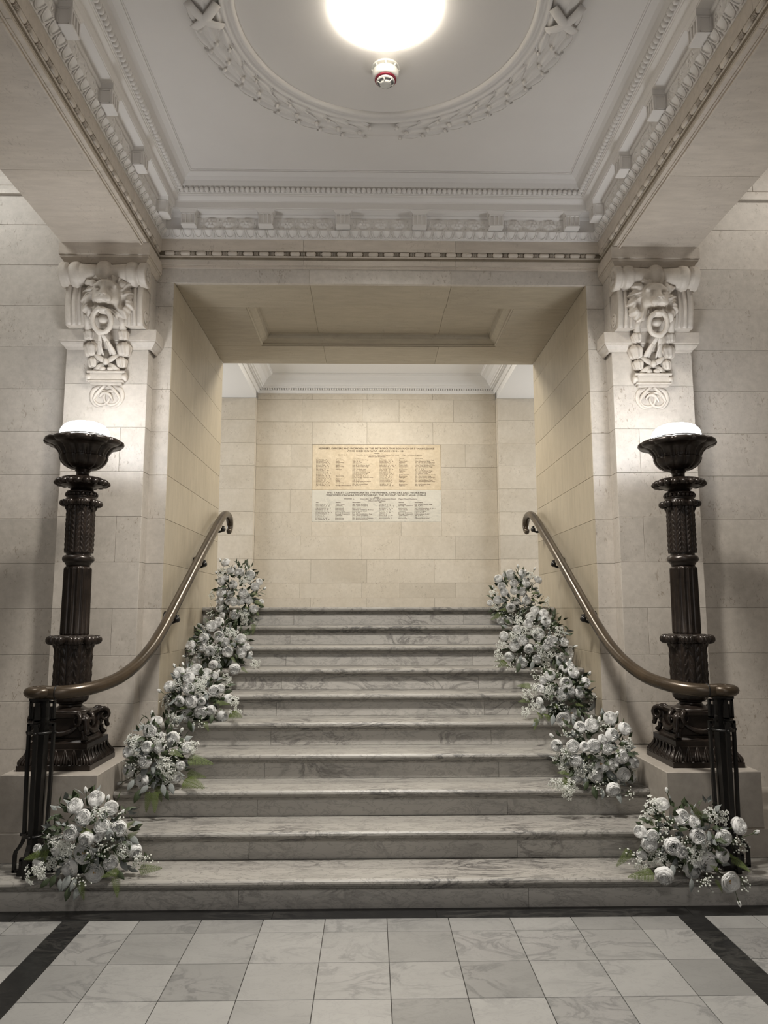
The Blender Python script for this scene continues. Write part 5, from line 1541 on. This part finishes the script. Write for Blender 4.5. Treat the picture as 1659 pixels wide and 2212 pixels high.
 'R2': {"c":[1277,4519,639],"r":[287,150,249],"st":3,"roses":[[1021,4480,683,35,-47,-87,17,0],[1103,4421,689,37,-28,-91,29,0],[1153,4439,794,35,-17,-91,38,1],[1219,4430,806,40,-1,-89,46,0],[1338,4459,842,40,-18,-69,70,1],[1414,4439,784,39,26,-86,44,1],[1328,4406,754,40,17,-95,27,1],[1165,4399,690,30,-7,-95,31,1],[1217,4393,693,41,-10,-98,15,0],[1292,4387,685,36,2,-95,31,0],[1377,4395,636,39,18,-98,8,0],[1452,4419,595,34,24,-97,1,1],[1113,4414,608,36,-35,-93,7,0],[1253,4388,596,39,-15,-98,10,2],[1225,4404,530,41,13,-98,-16,0],[1124,4433,518,37,-16,-99,-1,0],[1323,4388,595,32,2,-98,19,0],[1390,4414,531,39,14,-99,-1,0],[1506,4499,491,34,62,-60,-50,1],[1313,4376,457,39,3,-99,-15,0],[1268,4393,734,26,29,-89,36,0]],"buds":[[998,4489,738],[1389,4489,862],[1229,4460,845],[1269,4446,836],[1347,4436,815],[1097,4425,709]],"bb":[[1154,4434,759,-26,-92,30],[1174,4404,599,-26,-97,-3],[1290,4424,493,22,-96,-16],[1227,4364,478,-11,-99,0],[1398,4364,436,6,-100,3],[1513,4489,538,54,-75,-38],[1476,4489,504,43,-87,-25],[1081,4480,752,-35,-78,51],[1296,4432,797,-15,-89,43]],"jas":[[1415,4418,696,14,-93,34],[1515,4489,679,52,-82,23],[1040,4493,599,-65,-75,-6],[1061,4479,559,-38,-92,13],[1143,4424,553,-30,-94,-12],[986,4364,496,-26,-94,-21],[1072,4364,483,-25,-97,0],[1045,4364,454,-28,-96,0],[1073,4446,642,-24,-95,20],[1183,4410,560,-20,-98,-9]],"ferns":[[1089,4451,535,1011,4441,537],[1098,4493,484,1011,4364,475],[1190,4392,647,1160,4382,620],[1349,4392,680,1355,4375,650]],"leaves":[[1151,4416,588,-22,-98,-3],[1217,4399,604,-22,-96,17],[1315,4415,524,7,-99,-10],[1341,4431,500,15,-97,-21],[1154,4364,478,-10,-99,-3],[1204,4364,441,-1,-100,-8],[1247,4364,433,1,-100,-8],[1341,4364,416,19,-97,-13],[1277,4393,634,-6,-99,10],[1317,4395,625,15,-97,19]]},
 'R1': {"c":[1580,3976,311],"r":[301,150,208],"st":1,"roses":[[1431,3956,480,36,-27,-53,81,0],[1499,3880,435,40,2,-91,42,1],[1553,3862,418,31,7,-85,52,0],[1307,3943,350,33,-61,-65,46,1],[1352,3897,344,29,-33,-91,26,0],[1338,3906,302,38,-32,-94,14,0],[1438,3862,304,43,-21,-98,5,1],[1473,3852,282,33,1,-97,25,1],[1316,3962,230,27,-72,-65,-24,0],[1561,3846,353,41,-14,-94,31,1],[1695,3855,343,38,-2,-100,9,0],[1799,3907,384,41,37,-84,40,0],[1604,3857,231,47,4,-98,-18,0],[1535,3876,188,44,-11,-99,-10,1],[1378,3834,176,45,-33,-88,-34,1],[1702,3833,142,42,12,-98,-13,2],[1682,3855,262,36,26,-96,9,0]],"buds":[[1455,3946,551],[1907,3946,343],[1737,3821,46]],"bb":[[1399,3901,387,-16,-85,49],[1435,3890,399,-13,-93,34],[1395,3886,325,-27,-92,28],[1482,3857,329,-13,-98,16],[1472,3884,209,-8,-99,-8],[1588,3821,161,7,-98,-16],[1766,3821,146,7,-92,-38],[1567,3821,143,-5,-99,-14],[1264,3946,233,-50,-86,-8],[1412,3940,438,-21,-64,73],[1746,3877,316,34,-92,18],[1832,3946,277,57,-81,13]],"jas":[[1376,3946,477,-28,-65,70],[1659,3898,443,19,-91,38],[1716,3904,426,21,-93,30],[1521,3856,259,-15,-99,-1],[1554,3848,289,18,-98,11],[1588,3847,299,0,-99,12],[1366,3953,216,-54,-76,-36],[1393,3905,235,-31,-95,-10],[1306,3946,186,-26,-90,-35],[1358,3990,401,-59,-39,71]],"ferns":[[1596,3870,427,1537,3860,505],[1328,3821,185,1189,3811,176],[1260,3946,261,1173,3936,185],[1736,3877,242,1802,3821,191],[1626,3821,160,1652,3811,100],[1360,3916,383,1353,3906,423],[1705,3860,266,1748,3850,246],[1643,3821,201,1597,3811,227]],"leaves":[[1504,3821,129,22,-97,-12],[1624,3855,352,4,-99,15],[1666,3859,285,25,-97,0],[1458,3900,199,-15,-96,-23],[1364,3918,354,-41,-90,16],[1632,3853,333,-10,-99,5],[1416,3821,198,-18,-98,-3]]},
}

# ---- flowers
rnd = random.Random(21)


def petal(mb, phi, wid, R, zb, zt, r0=0.12, curl=0.12, ruf=0.03, nu=5, nv=5, droop=0.16, mi=0):
    sd_ = rnd.random() * 6
    P = []
    for i in range(nu + 1):
        a = -1 + 2 * i / nu
        row = []
        for j in range(nv + 1):
            s = j / nv
            r = r0 + (R - r0) * math.sin(min(1.0, s * 1.25) * PI / 2) ** 0.8
            r *= 1 - curl * max(0, s - 0.55) ** 1.2 * 2.0
            r *= 1 + ruf * math.sin(2.6 * a + sd_) * s + ruf * 0.6 * math.sin(6 * a + sd_ * 2) * s * s
            z = zb + (zt - zb) * (s ** 0.9) - droop * (zt - zb) * a * a * s
            ang = phi + a * wid * (0.35 + 0.65 * math.sin(min(1, s * 1.5) * PI / 2))
            row.append((r * math.cos(ang), r * math.sin(ang), z))
        P.append(row)
    mb.grid(P, True, mi)


def rose_mesh(kind):
    mb = MB()
    if kind == 0:
        layers = [(5, 1.0, 0.86, -0.62, 0.22, 0.10), (6, 0.95, 0.72, -0.58, 0.38, 0.20), (7, 0.84, 0.62, -0.4, 0.48, 0.20), (8, 0.70, 0.50, -0.2, 0.53, 0.14), (8, 0.56, 0.46, 0.0, 0.55, 0.08), (8, 0.42, 0.48, 0.1, 0.55, 0.04), (6, 0.28, 0.6, 0.15, 0.54, 0.0), (4, 0.14, 0.9, 0.15, 0.52, 0.0)]
    elif kind == 1:
        layers = [(5, 0.96, 0.9, -0.70, 0.34, 0.18), (5, 0.92, 0.85, -0.65, 0.52, 0.30), (6, 0.80, 0.74, -0.5, 0.60, 0.30), (6, 0.64, 0.66, -0.4, 0.62, 0.26), (6, 0.47, 0.6, -0.3, 0.60, 0.2), (5, 0.31, 0.7, -0.2, 0.57, 0.1), (4, 0.16, 0.9, -0.1, 0.54, 0.0)]
    else:
        layers = [(5, 1.05, 0.85, -0.5, 0.20, 0.0), (6, 0.98, 0.70, -0.45, 0.30, 0.04), (7, 0.84, 0.6, -0.4, 0.34, 0.04), (8, 0.69, 0.5, -0.35, 0.33, 0.04), (9, 0.54, 0.44, -0.3, 0.27, 0.02), (8, 0.40, 0.46, -0.2, 0.20, 0.0), (6, 0.27, 0.55, -0.15, 0.12, 0.0)]
    for k, (n, R, w, zb, zt, curl) in enumerate(layers):
        off = rnd.random() * 6
        for i in range(n):
            petal(mb, off + 2 * PI * i / n + rnd.uniform(-0.12, 0.12), w * rnd.uniform(0.92, 1.1), R * rnd.uniform(0.95, 1.04), zb, zt + rnd.uniform(-0.04, 0.04),
                  r0=0.10 if R > 0.3 else 0.02, curl=curl, ruf=0.035 + 0.06 * (k > 1), nu=6 if k < 2 else 4, nv=5 if k < 3 else 4)
    if kind == 2:
        for i in range(14):
            a, r = rnd.random() * 6.28, rnd.random() ** 0.5 * 0.16
            mb.sphere((r * math.cos(a), r * math.sin(a), 0.06 + rnd.uniform(-0.03, 0.04)), 0.035, 6, 4, mi=1)
    # calyx and stem
    mb.lathe([(0.05, -0.86), (0.16, -0.78), (0.22, -0.68), (0.24, -0.58)], 8, mi=2)
    mb.tube([(0, 0, -0.8), (0.05, 0.02, -1.3), (0.02, 0.1, -2.2)], 0.05, 5, mi=2)
    return mb.mesh('rose', [M['petal'], M['stamen'], M['stem']])


ROSE = [[rose_mesh(k) for _ in range(2)] for k in range(3)]


def bud_mesh():
    mb = MB()
    mb.lathe([(0.30, -0.7), (0.52, -0.4), (0.55, 0.0), (0.42, 0.5), (0.22, 0.9), (0.08, 1.05)], 10, mod=lambda r, z, a: r * (1 + 0.10 * math.cos(3 * a + 2 * z)))
    for i in range(3):
        petal(mb, i * 2.1, 0.9, 0.55, -0.6, 0.75, curl=0.35, nu=4, nv=4)
    for i in range(4):
        a = i * PI / 2 + 0.4
        mb.tube([(0.28 * math.cos(a), 0.28 * math.sin(a), -0.75), (0.62 * math.cos(a), 0.62 * math.sin(a), -0.2), (0.62 * math.cos(a), 0.62 * math.sin(a), 0.35)], [0.13, 0.16, 0.03], 5, flat=0.4, mi=1)
    mb.tube([(0, 0, -0.7), (0, 0.06, -2.0), (0.1, 0.3, -4.6)], [0.14, 0.09, 0.09], 5, mi=1)
    return mb.mesh('rose_bud', [M['petal'], M['stem']])


BUD = bud_mesh()


def jas_mesh():
    mb = MB()
    for k in range(9):
        a = k * 2.4
        r = 0.044 * math.sqrt((k + 0.4) / 9)
        c = Vector((r * math.cos(a), r * math.sin(a), 0.010 + 0.034 * rnd.random() - r * 0.25))
        n = Vector((math.cos(a) * r * 18, math.sin(a) * r * 18, 0.75 + rnd.random() * 0.4)).normalized()
        x = n.orthogonal().normalized()
        y = n.cross(x)
        o = rnd.random() * 6
        L = rnd.uniform(0.016, 0.022)
        for p in range(5):
            t = o + p * 2 * PI / 5
            d = x * math.cos(t) + y * math.sin(t)
            e = x * -math.sin(t) + y * math.cos(t)
            mb.add([c, c + d * L * 0.55 + e * 0.0052 + n * 0.002, c + d * L + n * 0.0005, c + d * L * 0.55 - e * 0.0052 + n * 0.002, c + d * L * 0.5 + n * 0.0045],
                   [(0, 4, 1), (1, 4, 2), (2, 4, 3), (3, 4, 0)])
        mb.tube([c, c - n * 0.012, Vector((0, 0, -0.03))], [0.0025, 0.0012, 0.001], 4, mi=1)
    return mb.mesh('blossom_spray', [M['petal_cream'], M['stem']])


def bb_mesh():
    mb = MB()
    for k in range(17):
        c = Vector((rnd.gauss(0, 0.022), rnd.gauss(0, 0.022), rnd.uniform(0.0, 0.035)))
        mb.sphere(c, rnd.uniform(0.0038, 0.0058), 6, 4)
        mb.tube([c, c * 0.5 + Vector((0, 0, -0.01)), (0, 0, -0.045)], 0.0008, 3, mi=1)
    return mb.mesh('babys_breath', [M['petal_cream'], M['stem']])


JAS = [jas_mesh() for _ in range(3)]
BBM = [bb_mesh() for _ in range(3)]


def fern_mesh():
    """frond along +x, length 1, facing +z"""
    mb = MB()
    mb.tube([(0, 0, 0), (0.5, 0, 0.06), (1, 0, 0)], [0.012, 0.009, 0.003], 4)
    n = 22
    for k in range(n):
        t = 0.06 + 0.92 * k / (n - 1)
        z = 0.24 * t * (1 - t)
        w = 0.30 * (1 - t) ** 0.75 * min(1, 0.55 + t * 4) + 0.02
        for e in (-1, 1):
            d = Vector((0.34, e * 0.94, -0.10))
            s = Vector((0.94, -e * 0.34, 0))
            b = Vector((t, 0, z))
            h = 0.0155
            mb.add([b - s * h * 0.7, b + s * h * 0.7, b + d * w * 0.55 + s * h + Vector((0, 0, 0.010)), b + d * w, b + d * w * 0.55 - s * h * 0.9 + Vector((0, 0, 0.010))],
                   [(0, 1, 2, 4), (4, 2, 3)])
    return mb.mesh('fern_frond', M['fern'])


FERN = fern_mesh()


def leaf_me(mat):
    """pointed leaf along +x, length 1"""
    mb = MB()
    P = []
    for i in range(8):
        t = i / 7
        w = 0.24 * math.sin(PI * (0.06 + 0.94 * t) ** 0.85) + 0.002
        P.append([(t, -w, 0.05 * math.sin(PI * t)), (t, -w * 0.5, 0.02 + 0.10 * math.sin(PI * t)), (t, 0, 0.09 * math.sin(PI * t)), (t, w * 0.5, 0.02 + 0.10 * math.sin(PI * t)), (t, w, 0.05 * math.sin(PI * t))])
    mb.grid(P)
    mb.tube([(-0.2, 0, -0.05), (0, 0, 0), (0.9, 0, 0.02)], [0.015, 0.014, 0.004], 4)
    return mb.mesh('grey_leaf', mat)


SAGE = leaf_me(M['sage'])
GLEAF = leaf_me(M['green'])

WHERE = {
    'L1': 'white rose arrangement on the bottom step by the left iron newel', 'R1': 'white rose arrangement on the bottom step by the right iron newel',
    'L2': 'white rose arrangement on third step beside the left pedestal', 'R2': 'white rose arrangement on third step beside the right pedestal',
    'L3': 'white rose arrangement on fifth step at the mouth of the passage, left wall', 'R3': 'white rose arrangement on fifth step at the mouth of the passage, right wall',
    'L4': 'white rose arrangement on seventh step below the topmost one, left wall', 'R4': 'white rose arrangement on seventh step below the topmost one, right wall',
    'L5': 'topmost white rose arrangement under the rail end, left wall', 'R5': 'topmost white rose arrangement under the rail end, right wall'}


def basis(xd, zd, s, loc):
    x = Vector(xd).normalized()
    z = Vector(zd)
    z = (z - x * z.dot(x))
    z = z.normalized() if z.length > 1e-4 else x.orthogonal().normalized()
    y = z.cross(x)
    return Matrix.Translation(Vector(loc)) @ Matrix((x, y, z)).transposed().to_4x4() @ Matrix.Scale(s, 4)


for key, T in FT.items():
    c = Vector(T['c']) / 1000
    rr_ = Vector(T['r']) / 1000
    st = T['st']
    zt = st * RISE
    yN = Y1 + (st - 1) * TR
    fa = thing('flower_arrangement', WHERE[key], 'flowers', (c.x, yN + 0.12, zt), 'white flower arrangements up the stairs')
    o = Vector(fa.location)
    sgn = 1 if c.x > 0 else -1
    lim = 1.46 if st >= 5 else (1.50 if st == 3 else 9.0)
    # wet foam block the stems stand in
    fx0, fx1 = c.x - 0.07, c.x + 0.07
    MB().box(fx0, fx1, yN + 0.12, yN + 0.25, zt + 0.001, zt + 0.07, 0.01).build('floral_foam', M['foam'], fa)
    # inner foliage mass
    fo = MB()
    for k in range(300):
        u = Vector((rnd.gauss(0, 1), rnd.gauss(0, 1), rnd.gauss(0, 1))).normalized()
        if u.y > 0.5:
            u.y *= -1
        p = c + Vector((u.x * rr_.x, u.y * rr_.y, u.z * rr_.z)) * rnd.uniform(0.5, 0.9)
        if p.z < zt + 0.02 or abs(p.x) > (1.70 if st == 1 else lim - 0.05) or (p.z < zt + RISE and p.y > yN + 0.25) or (st == 1 and p.y > 4.10 and p.z < 0.62):
            continue
        L = rnd.uniform(0.045, 0.07)
        d = (u + Vector((rnd.gauss(0, 0.6), rnd.gauss(0, 0.4), rnd.gauss(0, 0.6)))).normalized()
        q = p + d * L
        if abs(q.x) > lim - 0.02 or q.z < zt + 0.005:
            d.x *= -1
            d.z = abs(d.z)
        m = basis(d, u, L, p)
        fo.add([m @ v for v in (Vector((0, 0, 0)), Vector((0.4, -0.26, 0.05)), Vector((1, 0, 0)), Vector((0.4, 0.26, 0.05)), Vector((0.45, 0, 0.12)))], [(0, 1, 4), (1, 2, 4), (2, 3, 4), (3, 0, 4)], mi=rnd.choice((0, 0, 0, 1)))
    tag(fo.build('foliage', [M['green'], M['sage']], fa), kind='stuff')
    for x, y, z, r, nx_, ny_, nz_, kd in T['roses']:
        p = Vector((x, y, z)) / 1000
        s = r / 1000 * 1.12
        if abs(p.x) + s > lim:
            p.x = sgn * (lim - s)
        n = Vector((nx_, ny_, nz_))
        inst('rose', rnd.choice(ROSE[kd]), fa, mat=look_mat(p - o, n, s, rnd.random() * 6))
    for i, (x, y, z) in enumerate(T['buds']):
        p = Vector((x, y, z)) / 1000
        d = (p - (c - Vector((0, 0, 0.08)))).normalized()
        if key == 'R1' and i == 2:
            d = Vector((0.25, -0.1, -1)).normalized()
        d = (d + Vector((rnd.gauss(0, 0.1), -0.15, 0.15 if d.z > 0 else 0))).normalized()
        inst('rose_bud', BUD, fa, mat=look_mat(p - o, d, 0.0175 * (0.9 + 0.2 * rnd.random()), rnd.random() * 6))
    for lst, ms, nm in ((T['bb'], BBM, 'babys_breath'), (T['jas'], JAS, 'blossom_spray')):
        for x, y, z, a, b, d in lst:
            if abs(x) / 1000 > lim - 0.05:
                x = sgn * (lim - 0.05) * 1000
            inst(nm, rnd.choice(ms), fa, mat=look_mat(Vector((x, y, z)) / 1000 - o, (a, b, d), rnd.uniform(0.8, 1.0), rnd.random() * 6))
    for a in T['ferns']:
        p, q = Vector(a[:3]) / 1000, Vector(a[3:]) / 1000
        for v in (p, q):
            if abs(v.x) > lim - 0.01:
                v.x = sgn * (lim - 0.01)
        d = q - p
        L = max(0.05, d.length)
        inst('fern_frond', FERN, fa, mat=basis(d, (rnd.gauss(0, 0.25), -0.8, 0.5), L, p - o))
    for x, y, z, a, b, e in T['leaves']:
        p = Vector((x, y, z)) / 1000
        out = Vector((p.x - c.x, -0.05, p.z - c.z - 0.03)).normalized()
        d = (out + Vector((rnd.gauss(0, 0.35), -0.15, rnd.gauss(0, 0.3) - 0.2))).normalized()
        L = rnd.uniform(0.055, 0.08)
        if abs(p.x + d.x * L) > lim - 0.02:
            d.x *= -0.4
        inst('grey_leaf', SAGE if rnd.random() < 0.75 else GLEAF, fa, mat=basis(d, (a, b, e), L, p - o - d * L * 0.5))
